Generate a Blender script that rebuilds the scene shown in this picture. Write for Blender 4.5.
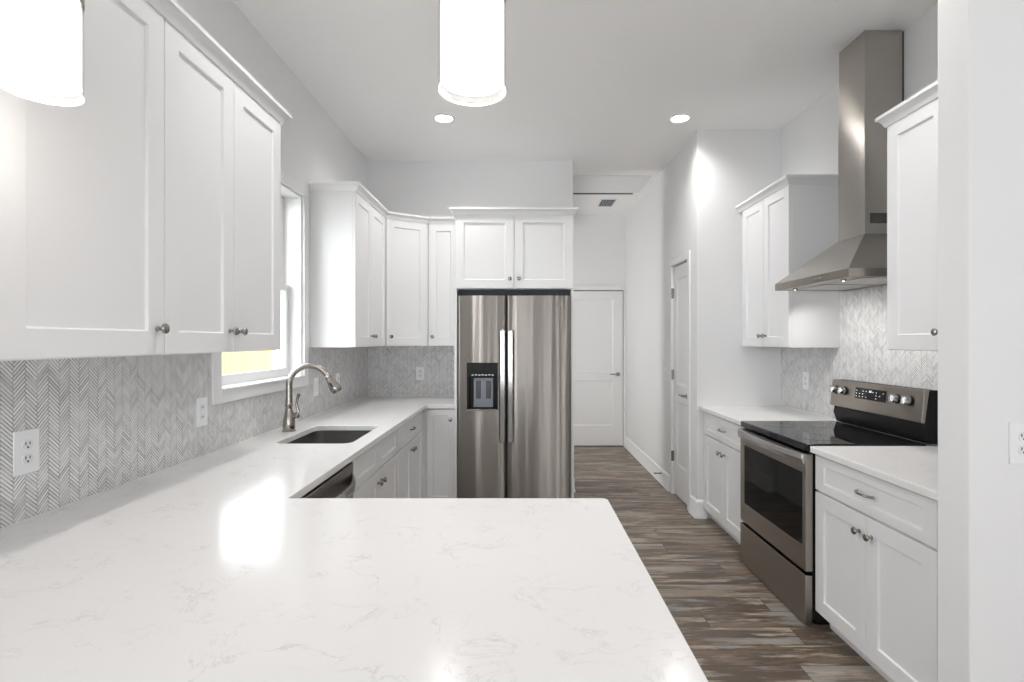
import bpy, bmesh, math, random
from mathutils import Vector, Matrix
PI = math.pi
random.seed(7)
for o in list(bpy.data.objects):
    bpy.data.objects.remove(o, do_unlink=True)
S = bpy.context.scene
C = S.collection

# ------------------------------------------------------------------ camera
FPX = 535.0                       # focal length in pixels of the 1024 px frame
H = 1.365                         # eye height
cam_d = bpy.data.cameras.new('camera')
cam = bpy.data.objects.new('camera', cam_d)
C.objects.link(cam)
cam.location = (0, 0, H)
cam.rotation_euler = (PI / 2, 0, 0)
cam_d.sensor_width = 36
cam_d.lens = FPX / 1024 * 36
cam_d.shift_x = -8 / 1024
cam_d.clip_start = 0.02
S.camera = cam

# ------------------------------------------------------------------ world, exposure
S.view_settings.view_transform = 'Standard'
S.view_settings.look = 'None'
S.view_settings.gamma = 1
S.view_settings.use_curve_mapping = False
S.view_settings.exposure = 0.07
S.cycles.use_denoising = True
S.cycles.max_bounces = 10
S.cycles.diffuse_bounces = 6
S.cycles.glossy_bounces = 5
S.cycles.transparent_max_bounces = 12
S.cycles.sample_clamp_indirect = 6
S.cycles.caustics_refractive = False
S.cycles.caustics_reflective = False
W = bpy.data.worlds.new('sky')
S.world = W
W.use_nodes = True
wn = W.node_tree
wn.nodes.clear()
w_out = wn.nodes.new('ShaderNodeOutputWorld')
w_bg = wn.nodes.new('ShaderNodeBackground')
w_bg.inputs[0].default_value = (0.93, 0.97, 1.0, 1)
w_bg.inputs[1].default_value = 7.0
wn.links.new(w_bg.outputs[0], w_out.inputs[0])

def lamp(kind, name, loc, rot, energy, color=(1, 1, 1), size=None, size_y=None, parent=None, **kw):
    d = bpy.data.lights.new(name, kind)
    d.energy = energy
    d.color = color
    if kind == 'AREA':
        d.shape = 'RECTANGLE'
        d.size = size
        d.size_y = size_y
    else:
        d.shadow_soft_size = size
    for k, v in kw.items():
        setattr(d, k, v)
    o = bpy.data.objects.new(name, d)
    C.objects.link(o)
    o.location = loc
    o.rotation_euler = rot
    if parent:
        o.parent = parent
        o.location = Vector(loc) - parent.location
    return o

# unseen fill lights added to brighten the room, plus the kitchen window portal
WL_ = -1.38
for dx_ in (-0.55, 1.15, 3.3):
    lamp('AREA', 'fill_rear_upward', (dx_, -4.6, 1.2), (PI / 2 + 0.9, 0, 0), 50, (0.95, 0.975, 1.0), 0.75, 2.2)  # no doors modelled; tall fills added and tilted up to light the ceiling
lamp('AREA', 'fill_left_rear', (WL_ + 0.03, -1.3, 1.35), (PI / 2, 0, -PI / 2 + 0.35), 70, (0.96, 0.98, 1.0), 1.6, 1.4)  # made-up source behind the camera, added to light faces turned left
lamp('AREA', 'fill_hall_side', (-1.34, 5.5, 1.5), (PI / 2, 0, -PI / 2 + 0.45), 42, (1, 0.99, 0.97), 0.9, 1.6)  # unseen source added to brighten the hallway through its left opening
po = lamp('AREA', 'window_portal', (-1.56, 2.88, 1.69), (0, -PI / 2, 0), 1, (1, 1, 1), 1.08, 0.87)
po.data.cycles.is_portal = True

# ------------------------------------------------------------------ materials
def mat(name, col, rough=0.5, metal=0.0, **kw):
    m = bpy.data.materials.new(name)
    m.use_nodes = True
    b = m.node_tree.nodes['Principled BSDF']
    b.inputs['Base Color'].default_value = (*col, 1)
    b.inputs['Roughness'].default_value = rough
    b.inputs['Metallic'].default_value = metal
    for k, v in kw.items():
        b.inputs[k.replace('_', ' ')].default_value = v
    return m

class NT:
    """small helper to write node maths"""
    def __init__(s, m):
        s.t = m.node_tree
        s.b = s.t.nodes['Principled BSDF']
        s._c = None
    def n(s, kind, **kw):
        x = s.t.nodes.new(kind)
        for k, v in kw.items():
            setattr(x, k, v)
        return x
    def put(s, sock, v):
        if isinstance(v, (int, float)):
            sock.default_value = v
        elif isinstance(v, tuple):
            sock.default_value = v if len(v) != 3 or sock.type != 'RGBA' else (*v, 1)
        else:
            s.t.links.new(v, sock)
    def m(s, op, a, b=0.0, c=None):
        x = s.n('ShaderNodeMath', operation=op)
        s.put(x.inputs[0], a)
        s.put(x.inputs[1], b)
        if c is not None:
            s.put(x.inputs[2], c)
        return x.outputs[0]
    def coord(s):
        if s._c is None:
            tc = s.n('ShaderNodeTexCoord')
            s._c = tc.outputs['Object']
        return s._c
    def sep(s, v):
        x = s.n('ShaderNodeSeparateXYZ')
        s.put(x.inputs[0], v)
        return x.outputs
    def comb(s, a, b, c=0.0):
        x = s.n('ShaderNodeCombineXYZ')
        s.put(x.inputs[0], a); s.put(x.inputs[1], b); s.put(x.inputs[2], c)
        return x.outputs[0]
    def mapping(s, scale, loc=(0, 0, 0)):
        x = s.n('ShaderNodeMapping')
        s.put(x.inputs['Vector'], s.coord())
        x.inputs['Scale'].default_value = scale
        x.inputs['Location'].default_value = loc
        return x.outputs[0]
    def noise(s, vec, scale=1.0, detail=3.0, rough=0.5, dist=0.0):
        x = s.n('ShaderNodeTexNoise')
        s.put(x.inputs['Vector'], vec)
        x.inputs['Scale'].default_value = scale
        x.inputs['Detail'].default_value = detail
        x.inputs['Roughness'].default_value = rough
        x.inputs['Distortion'].default_value = dist
        return x.outputs[0]
    def white(s, vec):
        x = s.n('ShaderNodeTexWhiteNoise', noise_dimensions='3D')
        s.put(x.inputs['Vector'], vec)
        return x.outputs
    def ramp(s, fac, stops, interp='LINEAR'):
        x = s.n('ShaderNodeValToRGB')
        x.color_ramp.interpolation = interp
        e = x.color_ramp.elements
        while len(e) < len(stops):
            e.new(0.5)
        for el, (p, c) in zip(e, stops):
            el.position = p
            el.color = (*c, 1) if len(c) == 3 else c
        s.put(x.inputs[0], fac)
        return x.outputs[0]
    def mix(s, fac, a, b, mode='MIX'):
        x = s.n('ShaderNodeMix', data_type='RGBA', blend_type=mode)
        s.put(x.inputs[0], fac); s.put(x.inputs[6], a); s.put(x.inputs[7], b)
        return x.outputs[2]
    def bump(s, h, strength=0.2, dist=0.01):
        x = s.n('ShaderNodeBump')
        x.inputs['Strength'].default_value = strength
        x.inputs['Distance'].default_value = dist
        s.put(x.inputs['Height'], h)
        s.t.links.new(x.outputs[0], s.b.inputs['Normal'])
    def base(s, v): s.put(s.b.inputs['Base Color'], v)
    def rough(s, v): s.put(s.b.inputs['Roughness'], v)

def painted(name, col, rough, amount=0.15, scale=260):
    m = mat(name, col, rough)
    t = NT(m)
    t.bump(t.noise(t.coord(), scale, 2), amount, 0.001)
    return m

M = {}
M['wall'] = painted('wall_paint', (0.79, 0.792, 0.795), 0.7, 0.2, 180)
M['ceiling'] = painted('ceiling_paint', (0.94, 0.93, 0.925), 0.85, 0.25, 150)
M['trim'] = painted('trim_paint', (0.80, 0.80, 0.80), 0.35, 0.03)
M['cab'] = painted('cabinet_paint', (0.80, 0.80, 0.805), 0.33, 0.03)
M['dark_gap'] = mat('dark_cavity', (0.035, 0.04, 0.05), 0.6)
M['plate'] = mat('outlet_plastic', (0.82, 0.83, 0.84), 0.3)
M['plate_face'] = mat('outlet_insert', (0.74, 0.75, 0.76), 0.35)
M['slot'] = mat('outlet_slot', (0.015, 0.015, 0.015), 0.6, Specular_IOR_Level=0.1)
M['black'] = mat('black_enamel', (0.008, 0.008, 0.009), 0.35, Specular_IOR_Level=0.2)
M['disp_black'] = mat('dispenser_black', (0.008, 0.008, 0.009), 0.35, Specular_IOR_Level=0.15)
M['glass_black'] = mat('black_ceramic_glass', (0.006, 0.006, 0.007), 0.04, Specular_IOR_Level=0.38)
M['oven_glass'] = mat('oven_door_glass', (0.006, 0.006, 0.006), 0.05, Specular_IOR_Level=0.14)
M['rubber'] = mat('black_rubber', (0.02, 0.02, 0.02), 0.6)
M['nickel'] = mat('satin_nickel', (0.34, 0.315, 0.29), 0.22, 1.0)
M['chrome'] = mat('bright_chrome', (0.58, 0.58, 0.58), 0.26, 1.0)
M['caulk'] = mat('white_caulk', (0.78, 0.78, 0.77), 0.4)
M['gasket'] = mat('dark_gasket', (0.02, 0.02, 0.022), 0.6)
M['grey_plastic'] = mat('grey_plastic', (0.22, 0.24, 0.28), 0.35)
M['dark_plastic'] = mat('dark_plastic', (0.05, 0.05, 0.055), 0.3)

def stainless(name, col, rough, axis, streak=0.25, wavy=0.0):
    """brushed steel; axis = direction the brushed lines run"""
    m = mat(name, col, rough, 1.0)
    t = NT(m)
    sc = {'x': (2, 900, 900), 'y': (900, 2, 900), 'z': (900, 900, 2)}[axis]
    g = t.noise(t.mapping(sc), 1.0, 3)
    t.rough(t.m('ADD', t.m('MULTIPLY', g, 0.08), rough - 0.04))
    t.base(t.mix(t.m('MULTIPLY', g, streak), (col[0], col[1], col[2]), (col[0] * .72, col[1] * .72, col[2] * .72)))
    h = g
    if wavy:
        w = t.noise(t.mapping((9, 9, 0.25)), 1.0, 1.5)
        h = t.m('ADD', t.m('MULTIPLY', g, 0.0), t.m('MULTIPLY', w, 1.0))
        t.bump(h, 1.0, wavy)
    else:
        pass
    t.b.inputs['Anisotropic'].default_value = 1.0
    tg = t.n('ShaderNodeCombineXYZ')
    v = {'x': (0, 0, 1), 'y': (0, 0, 1), 'z': (1, 0, 0)}[axis]
    for i in range(3):
        tg.inputs[i].default_value = v[i]
    t.t.links.new(tg.outputs[0], t.b.inputs['Tangent'])
    return m
M['fridge'] = stainless('fridge_brushed_steel', (0.31, 0.287, 0.265), 0.30, 'x', 0.12, 0.009)
M['steel_y'] = stainless('range_brushed_steel', (0.37, 0.335, 0.30), 0.30, 'y', 0.07)
M['hood'] = stainless('hood_brushed_steel', (0.50, 0.47, 0.435), 0.26, 'y', 0.10)
M['sink'] = stainless('sink_brushed_steel', (0.27, 0.27, 0.265), 0.3, 'y', 0.1)
M['dw'] = stainless('dishwasher_steel', (0.36, 0.34, 0.32), 0.3, 'y')
M['fridge_handle'] = stainless('fridge_handle_steel', (0.62, 0.61, 0.60), 0.25, 'z')

M['steel_plain'] = mat('plain_satin_steel', (0.55, 0.53, 0.50), 0.32, 1.0)
M['sink_plain'] = mat('satin_sink_steel', (0.40, 0.39, 0.38), 0.26, 1.0)
def quartz():
    m = mat('white_quartz', (0.86, 0.845, 0.83), 0.17)
    t = NT(m)
    c = t.coord()
    n1 = t.noise(c, 8.5, 8, 0.66, 0.7)
    v = t.m('SUBTRACT', 1.0, t.m('MULTIPLY', t.m('ABSOLUTE', t.m('SUBTRACT', n1, 0.5)), 50.0))
    v = t.m('MAXIMUM', v, 0.0)
    breaks = t.ramp(t.noise(c, 9.0, 4, 0.6), [(0.48, (0, 0, 0)), (0.66, (1, 1, 1))])
    fine = t.noise(c, 60.0, 5, 0.7)
    v = t.m('MULTIPLY', t.m('MULTIPLY', v, breaks), t.m('MULTIPLY', fine, 0.9))
    speck = t.m('MULTIPLY', t.m('GREATER_THAN', t.noise(c, 420.0, 1), 0.72), 0.08)
    base = t.mix(t.m('MULTIPLY', t.noise(c, 3, 3), 0.5), (0.82, 0.808, 0.802), (0.78, 0.77, 0.763))
    base = t.mix(v, base, (0.47, 0.46, 0.46))
    base = t.mix(speck, base, (0.55, 0.54, 0.53))
    t.base(base)
    t.b.inputs['IOR'].default_value = 1.42
    t.b.inputs['Specular IOR Level'].default_value = 0.38
    return m
M['quartz'] = quartz()

def herringbone(name, along, n=6, w=0.00855):
    m = mat(name, (0.6, 0.6, 0.6), 0.25)
    t = NT(m)
    s = t.sep(t.coord())
    u, z = s['X' if along == 'x' else 'Y'], s['Z']
    k = 1 / (w * math.sqrt(2))
    a = t.m('MULTIPLY', t.m('ADD', u, z), k)
    b = t.m('MULTIPLY', t.m('SUBTRACT', z, u), k)
    a = t.m('ADD', a, 2000.0)
    b = t.m('ADD', b, 2000.0)
    i, j = t.m('FLOOR', a), t.m('FLOOR', b)
    fa, fb = t.m('SUBTRACT', a, i), t.m('SUBTRACT', b, j)
    kk = t.m('MODULO', t.m('ADD', t.m('SUBTRACT', i, j), 24000.0), 2.0 * n)
    hor = t.m('LESS_THAN', kk, n - 0.5)
    def sel(x, y):      # x when horizontal
        return t.m('ADD', t.m('MULTIPLY', hor, x), t.m('MULTIPLY', t.m('SUBTRACT', 1.0, hor), y))
    kv = t.m('SUBTRACT', 2.0 * n - 1, kk)
    al = sel(t.m('ADD', kk, fa), t.m('ADD', kv, fb))
    ac = sel(fb, fa)
    e1 = t.m('MINIMUM', ac, t.m('SUBTRACT', 1.0, ac))
    e2 = t.m('MINIMUM', al, t.m('SUBTRACT', float(n), al))
    edge = t.m('MINIMUM', e1, e2)
    tile = t.m('MINIMUM', t.m('MAXIMUM', t.m('MULTIPLY', t.m('SUBTRACT', edge, 0.05), 9.0), 0.0), 1.0)
    idv = t.comb(sel(t.m('SUBTRACT', i, kk), i), sel(j, t.m('SUBTRACT', j, kv)), hor)
    rnd = t.white(idv)[0]
    col = t.ramp(rnd, [(0.0, (0.58, 0.58, 0.59)), (0.12, (0.70, 0.70, 0.705)), (0.5, (0.80, 0.795, 0.79)), (1.0, (0.88, 0.87, 0.86))])
    vein = t.noise(t.coord(), 45, 4, 0.6)
    col = t.mix(t.m('MULTIPLY', vein, 0.25), col, (0.60, 0.60, 0.61))
    gn = t.ramp(t.noise(t.coord(), 22, 3, 0.6), [(0.42, (0.06, 0.06, 0.062)), (0.64, (0.42, 0.415, 0.41))])
    t.base(t.mix(tile, gn, col))
    t.rough(t.m('SUBTRACT', 0.62, t.m('MULTIPLY', tile, 0.4)))
    t.bump(tile, 0.5, 0.0012)
    return m
M['tile_y'] = herringbone('herringbone_marble_mosaic_side', 'y')
M['tile_x'] = herringbone('herringbone_marble_mosaic_back', 'x')

def planks():
    m = mat('weathered_plank_floor', (0.3, 0.25, 0.2), 0.42)
    t = NT(m)
    s = t.sep(t.coord())
    rw, L = 0.15, 1.22
    r = t.m('DIVIDE', t.m('ADD', s['Y'], 30.0), rw)
    ri = t.m('FLOOR', r)
    fr = t.m('SUBTRACT', r, ri)
    off = t.white(t.comb(ri, 3.0, 1.0))[0]
    p = t.m('ADD', t.m('DIVIDE', t.m('ADD', s['X'], 30.0), L), t.m('MULTIPLY', off, 7.0))
    pi_ = t.m('FLOOR', p)
    fp = t.m('SUBTRACT', p, pi_)
    rnd = t.white(t.comb(ri, pi_, 5.0))[0]
    base = t.ramp(rnd, [(0.0, (0.105, 0.075, 0.053)), (0.2, (0.20, 0.15, 0.11)), (0.42, (0.33, 0.265, 0.20)),
                        (0.6, (0.25, 0.20, 0.155)), (0.78, (0.36, 0.335, 0.30)), (1.0, (0.17, 0.12, 0.085))])
    jit = t.m('MULTIPLY', rnd, 37.0)
    def streak(fx_, fy_, k, det=5, rg=0.62, dist=0.25):
        return t.noise(t.comb(t.m('ADD', t.m('MULTIPLY', s['X'], fx_), t.m('MULTIPLY', jit, k)), t.m('MULTIPLY', s['Y'], fy_), jit), 1.0, det, rg, dist)
    a1 = streak(2.6, 21.0, 1.0, 6, 0.64)
    base = t.mix(t.ramp(a1, [(0.46, (0, 0, 0)), (0.55, (0.9, 0.9, 0.9))]), base, (0.10, 0.074, 0.055))
    a2 = streak(2.6, 19.0, 2.3, 6, 0.64)
    base = t.mix(t.ramp(a2, [(0.52, (0, 0, 0)), (0.60, (0.85, 0.85, 0.85))]), base, (0.50, 0.42, 0.33))
    a3 = streak(2.0, 12.0, 3.1, 6, 0.64)
    base = t.mix(t.ramp(a3, [(0.55, (0, 0, 0)), (0.64, (0.8, 0.8, 0.8))]), base, (0.34, 0.34, 0.33))
    a4 = streak(2.4, 14.0, 4.7, 6, 0.66)
    base = t.mix(t.ramp(a4, [(0.56, (0, 0, 0)), (0.66, (0.8, 0.8, 0.8))]), base, (0.27, 0.14, 0.085))
    grain = t.noise(t.comb(t.m('MULTIPLY', s['X'], 7.0), t.m('MULTIPLY', s['Y'], 170.0), jit), 1.0, 4, 0.6)
    base = t.mix(t.m('MULTIPLY', t.m('SUBTRACT', 1.0, grain), 0.5), base, (0.075, 0.055, 0.042))
    wear = t.noise(t.comb(t.m('MULTIPLY', s['X'], 30.0), t.m('MULTIPLY', s['Y'], 60.0), jit), 1.0, 3, 0.7)
    base = t.mix(t.ramp(wear, [(0.62, (0, 0, 0)), (0.75, (0.5, 0.5, 0.5))]), base, (0.06, 0.045, 0.035))
    er = t.m('MINIMUM', fr, t.m('SUBTRACT', 1.0, fr))
    ep = t.m('MULTIPLY', t.m('MINIMUM', fp, t.m('SUBTRACT', 1.0, fp)), L / rw)
    seam = t.m('LESS_THAN', t.m('MINIMUM', er, ep), 0.012)
    base = t.mix(t.m('MULTIPLY', seam, 0.75), base, (0.03, 0.022, 0.018))
    t.base(base)
    t.rough(t.m('ADD', 0.33, t.m('MULTIPLY', grain, 0.2)))
    t.bump(t.m('SUBTRACT', grain, t.m('MULTIPLY', seam, 2.0)), 0.25, 0.001)
    return m
M['floor'] = planks()

def emis(name, col, strength):
    m = mat(name, (0.9, 0.9, 0.9), 0.4)
    b = m.node_tree.nodes['Principled BSDF']
    b.inputs['Emission Color'].default_value = (*col, 1)
    b.inputs['Emission Strength'].default_value = strength
    return m
M['downlight'] = emis('downlight_lens', (1.0, 0.95, 0.88), 14)
M['bulb'] = emis('bulb_glow', (1.0, 0.94, 0.85), 14)
M['frosted'] = emis('lit_frosted_shade', (1.0, 0.975, 0.94), 0.88)
M['hood_lamp'] = emis('hood_lamp_lens', (1.0, 0.95, 0.88), 18)
M['display'] = emis('lit_display_marks', (0.8, 0.9, 1.0), 0.35)

def thin_glass(name, tint=(1, 1, 1), refl=1.0, min_r=0.04):
    m = bpy.data.materials.new(name)
    m.use_nodes = True
    t = m.node_tree
    t.nodes.clear()
    o = t.nodes.new('ShaderNodeOutputMaterial')
    tr = t.nodes.new('ShaderNodeBsdfTransparent'); tr.inputs[0].default_value = (*tint, 1)
    gl = t.nodes.new('ShaderNodeBsdfGlossy'); gl.inputs['Roughness'].default_value = 0.03
    mx = t.nodes.new('ShaderNodeMixShader')
    lw = t.nodes.new('ShaderNodeLayerWeight'); lw.inputs[0].default_value = 0.5
    fr = t.nodes.new('ShaderNodeMath'); fr.operation = 'POWER'; fr.inputs[1].default_value = 5.0
    t.links.new(lw.outputs['Facing'], fr.inputs[0])
    ma = t.nodes.new('ShaderNodeMath'); ma.operation = 'MULTIPLY_ADD'
    ma.inputs[1].default_value = refl; ma.inputs[2].default_value = min_r
    t.links.new(fr.outputs[0], ma.inputs[0])
    t.links.new(ma.outputs[0], mx.inputs[0])
    t.links.new(tr.outputs[0], mx.inputs[1])
    t.links.new(gl.outputs[0], mx.inputs[2])
    t.links.new(mx.outputs[0], o.inputs[0])
    return m
M['pane'] = thin_glass('window_pane_glass')
M['shade_glass'] = thin_glass('clear_shade_glass', (0.99, 0.99, 0.985), 0.5, 0.05)

def fence_mat():
    m = mat('pine_fence_boards', (0.8, 0.7, 0.25), 0.7)
    t = NT(m)
    g = t.noise(t.mapping((30, 30, 1.5)), 1.0, 3)
    t.base(t.mix(g, (0.78, 0.64, 0.15), (0.62, 0.48, 0.10)))
    return m
M['fence'] = fence_mat()
M['lawn'] = mat('lawn', (0.32, 0.32, 0.28), 0.9)

# ------------------------------------------------------------------ geometry helpers
class MB:
    def __init__(s):
        s.v, s.f, s.sm = [], [], []
    def add(s, vs, fs, smooth=False):
        k = len(s.v)
        s.v += [Vector(x) for x in vs]
        s.f += [tuple(i + k for i in f) for f in fs]
        s.sm += [smooth] * len(fs)
        return s
    def box(s, x0, x1, y0, y1, z0, z1):
        vs = [(x, y, z) for z in (z0, z1) for y in (y0, y1) for x in (x0, x1)]
        return s.add(vs, [(0, 2, 3, 1), (4, 5, 7, 6), (0, 1, 5, 4), (2, 6, 7, 3), (0, 4, 6, 2), (1, 3, 7, 5)])
    def obox(s, O, U, V, N, u0, u1, v0, v1, n0, n1):
        O, U, V, N = map(Vector, (O, U, V, N))
        vs = [O + U * u + V * v + N * n for n in (n0, n1) for v in (v0, v1) for u in (u0, u1)]
        return s.add(vs, [(0, 2, 3, 1), (4, 5, 7, 6), (0, 1, 5, 4), (2, 6, 7, 3), (0, 4, 6, 2), (1, 3, 7, 5)])
    def lathe(s, c, axis, prof, seg=24, cap=True, smooth=True):
        """prof = [(radius, distance along axis)]"""
        ax = Vector(axis).normalized()
        up = Vector((0, 0, 1)) if abs(ax.z) < 0.9 else Vector((1, 0, 0))
        a = ax.cross(up).normalized()
        b = ax.cross(a)
        c = Vector(c)
        vs, fs = [], []
        for r, d in prof:
            for i in range(seg):
                t = 2 * PI * i / seg
                vs.append(c + ax * d + (a * math.cos(t) + b * math.sin(t)) * r)
        for k in range(len(prof) - 1):
            for i in range(seg):
                j = (i + 1) % seg
                fs.append((k * seg + i, k * seg + j, (k + 1) * seg + j, (k + 1) * seg + i))
        s.add(vs, fs, smooth)
        if cap:
            n = len(prof) - 1
            s.add(vs[:seg], [tuple(reversed(range(seg)))])
            s.add(vs[n * seg:], [tuple(range(seg))])
        return s
    def tube(s, pts, rad, seg=12, cap=True):
        pts = [Vector(p) for p in pts]
        rs = rad if isinstance(rad, (list, tuple)) else [rad] * len(pts)
        vs, fs = [], []
        pn = None
        for k, p in enumerate(pts):
            d = (pts[min(k + 1, len(pts) - 1)] - pts[max(k - 1, 0)]).normalized()
            if pn is None:
                pn = d.cross(Vector((0.13, 0.97, 0.21))).normalized()
            else:
                pn = (pn - d * pn.dot(d)).normalized()
            q = d.cross(pn)
            for i in range(seg):
                t = 2 * PI * i / seg
                vs.append(p + (pn * math.cos(t) + q * math.sin(t)) * rs[k])
        for k in range(len(pts) - 1):
            for i in range(seg):
                j = (i + 1) % seg
                fs.append((k * seg + i, k * seg + j, (k + 1) * seg + j, (k + 1) * seg + i))
        s.add(vs, fs, True)
        if cap:
            n = len(pts) - 1
            s.add(vs[:seg], [tuple(reversed(range(seg)))])
            s.add(vs[n * seg:], [tuple(range(seg))])
        return s
    def prism(s, pts, vec, smooth=False):
        """closed polygon pts extruded by vec"""
        vec = Vector(vec)
        n = len(pts)
        a = [Vector(p) for p in pts]
        b = [p + vec for p in a]
        s.add(a + b, [(i, (i + 1) % n, n + (i + 1) % n, n + i) for i in range(n)], smooth)
        s.add(a, [tuple(reversed(range(n)))])
        s.add(b, [tuple(range(n))])
        return s
    def build(s, name, m, parent=None, bevel=0.0, seg=2, ang=35):
        me = bpy.data.meshes.new(name)
        off = root_of(parent) if parent else Vector((0, 0, 0))
        bm = bmesh.new()
        vv = [bm.verts.new(v - off) for v in s.v]
        for f, sm in zip(s.f, s.sm):
            try:
                face = bm.faces.new([vv[i] for i in f])
                face.smooth = sm
            except ValueError:
                pass
        bmesh.ops.remove_doubles(bm, verts=bm.verts, dist=1e-5)
        bmesh.ops.recalc_face_normals(bm, faces=bm.faces)
        bm.to_mesh(me)
        bm.free()
        me.set_sharp_from_angle(angle=math.radians(ang))
        me.materials.append(m)
        o = bpy.data.objects.new(name, me)
        C.objects.link(o)
        if parent:
            o.parent = parent
        if bevel:
            md = o.modifiers.new('bevel', 'BEVEL')
            md.width = bevel
            md.segments = seg
            md.limit_method = 'ANGLE'
            md.angle_limit = math.radians(ang)
        return o

def root_of(o):
    while o.parent:
        o = o.parent
    return Vector(o.location)

def thing(name, loc, label, cat, group=None):
    o = bpy.data.objects.new(name, None)
    o.empty_display_size = 0.1
    C.objects.link(o)
    o.location = loc
    o['label'] = label
    o['category'] = cat
    if group:
        o['group'] = group
    return o

def tag(o, label, cat, group=None):
    o['label'] = label
    o['category'] = cat
    if group:
        o['group'] = group
    return o

def struct(o, label=None, cat=None):
    o['kind'] = 'structure'
    if label:
        o['label'] = label
    if cat:
        o['category'] = cat
    return o

# ------------------------------------------------------------------ key measures
WL, WR = -1.38, 2.02            # kitchen side walls
YB = 4.84                       # kitchen back wall
YP = 4.13                       # front of the pantry wall
XH = 1.365                      # hallway right wall
XHL = 0.479                     # end of the back wall / hallway left
YH = 6.90                       # hallway end wall
ZCL = 2.997                     # ceiling
ZC = 0.865                      # counter top
CT = 0.03
YR = -5.0                       # rear wall of the living room
XRR = 4.6
UB, UT = 1.323, 2.362           # upper cabinets bottom / top of doors

# ------------------------------------------------------------------ room shell
struct(MB().box(-1.6, 4.8, -5.2, 7.2, -0.1, 0).build('floor', M['floor']), 'grey brown weathered wood-look plank floor', 'floor')
struct(MB().box(-1.6, 4.8, -5.2, 7.2, ZCL, ZCL + 0.1).build('ceiling', M['ceiling']), 'flat light grey painted ceiling', 'ceiling')
WY0, WY1, WZ0, WZ1 = 2.445, 3.385, 1.136, 2.28       # kitchen window opening
w = MB()
w.box(WL - 0.15, WL, -5.2, WY0, 0, ZCL).box(WL - 0.15, WL, WY1, YH + 0.12, 0, ZCL)
w.box(WL - 0.15, WL, WY0, WY1, 0, WZ0).box(WL - 0.15, WL, WY0, WY1, WZ1, ZCL)
struct(w.build('wall_left', M['wall']), 'pale grey left wall with the window over the sink', 'wall')
struct(MB().box(WL, XHL, YB, YB + 0.12, 0, ZCL).build('wall_back', M['wall']), 'pale grey back wall above the fridge', 'wall')
struct(MB().box(XHL - 0.12, XHL, YB + 0.12, 5.2, 0, ZCL).box(XHL - 0.12, XHL, 6.78, YH + 0.12, 0, ZCL).box(XHL - 0.12, XHL, 5.2, 6.78, 2.75, ZCL).build('wall_hall_left', M['wall']), 'hallway wall behind the fridge side', 'wall')  # wide opening shaped to let the added hall fill through
DX0, DX1 = 0.53, 1.335
w = MB().box(WL, DX0, YH, YH + 0.12, 0, ZCL).box(DX1 + 0.005, XH + 0.12, YH, YH + 0.12, 0, ZCL).box(DX0, DX1 + 0.005, YH, YH + 0.12, 2.022, ZCL).box(WL, XH + 0.12, YH + 0.1205, YH + 0.16, 0, ZCL)  # last box: unseen backing added to block light leaking around the door
struct(w.build('wall_hall_end', M['wall']), 'hallway end wall around the white door', 'wall')
PY0, PY1 = 4.325, 4.785
w = MB().box(XH, XH + 0.12, YP, PY0, 0, ZCL).box(XH, XH + 0.12, PY1, YH, 0, ZCL).box(XH, XH + 0.12, PY0, PY1, 2.03, ZCL)
struct(w.build('wall_hall_right', M['wall']), 'hallway right wall holding the narrow pantry door', 'wall')
struct(MB().box(XH + 0.12, WR + 0.13, YP, YP + 0.12, 0, ZCL).build('wall_pantry', M['wall']), 'pale wall face right of the pantry corner', 'wall')
struct(MB().box(WR, WR + 0.13, 1.68, YP, 0, ZCL).build('wall_right', M['wall']), 'pale right wall behind the range hood', 'wall')
struct(MB().box(1.31, XRR, 1.56, 1.68, 0, ZCL).build('wall_stub', M['wall'], bevel=0.004), 'white partition wall end at the right edge', 'wall')
struct(MB().box(XRR, XRR + 0.12, YR, 1.68, 0, ZCL).build('wall_living_side', M['wall']))
struct(MB().box(WL, XRR + .12, YR - 0.12, YR, 0, ZCL).build('wall_rear', M['wall']))

def baseboard(name, pts, closed=False):
    """profile swept along a polyline; interior of the room lies left of the walk"""
    prof = [(0, 0), (0.022, 0), (0.022, 0.012), (0.013, 0.022), (0.013, 0.122), (0.008, 0.136), (0, 0.14)]
    return struct(sweep(pts, prof, 0).build(name, M['trim'], ang=50))

def sweep(pts, prof, z, only=None):
    """sweep (outward, up) profile along plan polyline, mitred; outward = to the left of travel"""
    P = [Vector((p[0], p[1], 0)) for p in pts]
    n = len(P)
    dirs = [(P[i + 1] - P[i]).normalized() for i in range(n - 1)]
    nor = [Vector((-d.y, d.x, 0)) for d in dirs]
    mit = []
    for i in range(n):
        if i == 0: mit.append(nor[0])
        elif i == n - 1: mit.append(nor[-1])
        else:
            b = nor[i - 1] + nor[i]
            mit.append(b / (1 + nor[i - 1].dot(nor[i])))
    mb = MB()
    rng = range(n - 1) if only is None else only
    k = len(prof)
    for i in rng:
        A = [P[i] + mit[i] * o + Vector((0, 0, z + h)) for o, h in prof]
        B = [P[i + 1] + mit[i + 1] * o + Vector((0, 0, z + h)) for o, h in prof]
        mb.add(A + B, [(q, (q + 1) % k, k + (q + 1) % k, k + q) for q in range(k)])
        if i == 0 or (only is not None and i == rng[0]): mb.add(A, [tuple(range(k))])
        if i == n - 2 or (only is not None and i == rng[-1]): mb.add(B, [tuple(range(k))])
    return mb

baseboard('baseboard_hall', [(XH, PY1 + 0.055), (XH, YH)])
baseboard('baseboard_pantry', [(1.437, YP), (XH, YP), (XH, PY0 - 0.058)][::1])
baseboard('baseboard_back', [(XHL, 5.2), (XHL, YB), (0.452, YB)])
baseboard('baseboard_stub', [(XRR, 1.56), (1.31, 1.56), (1.31, 1.68)][::1])

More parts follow.
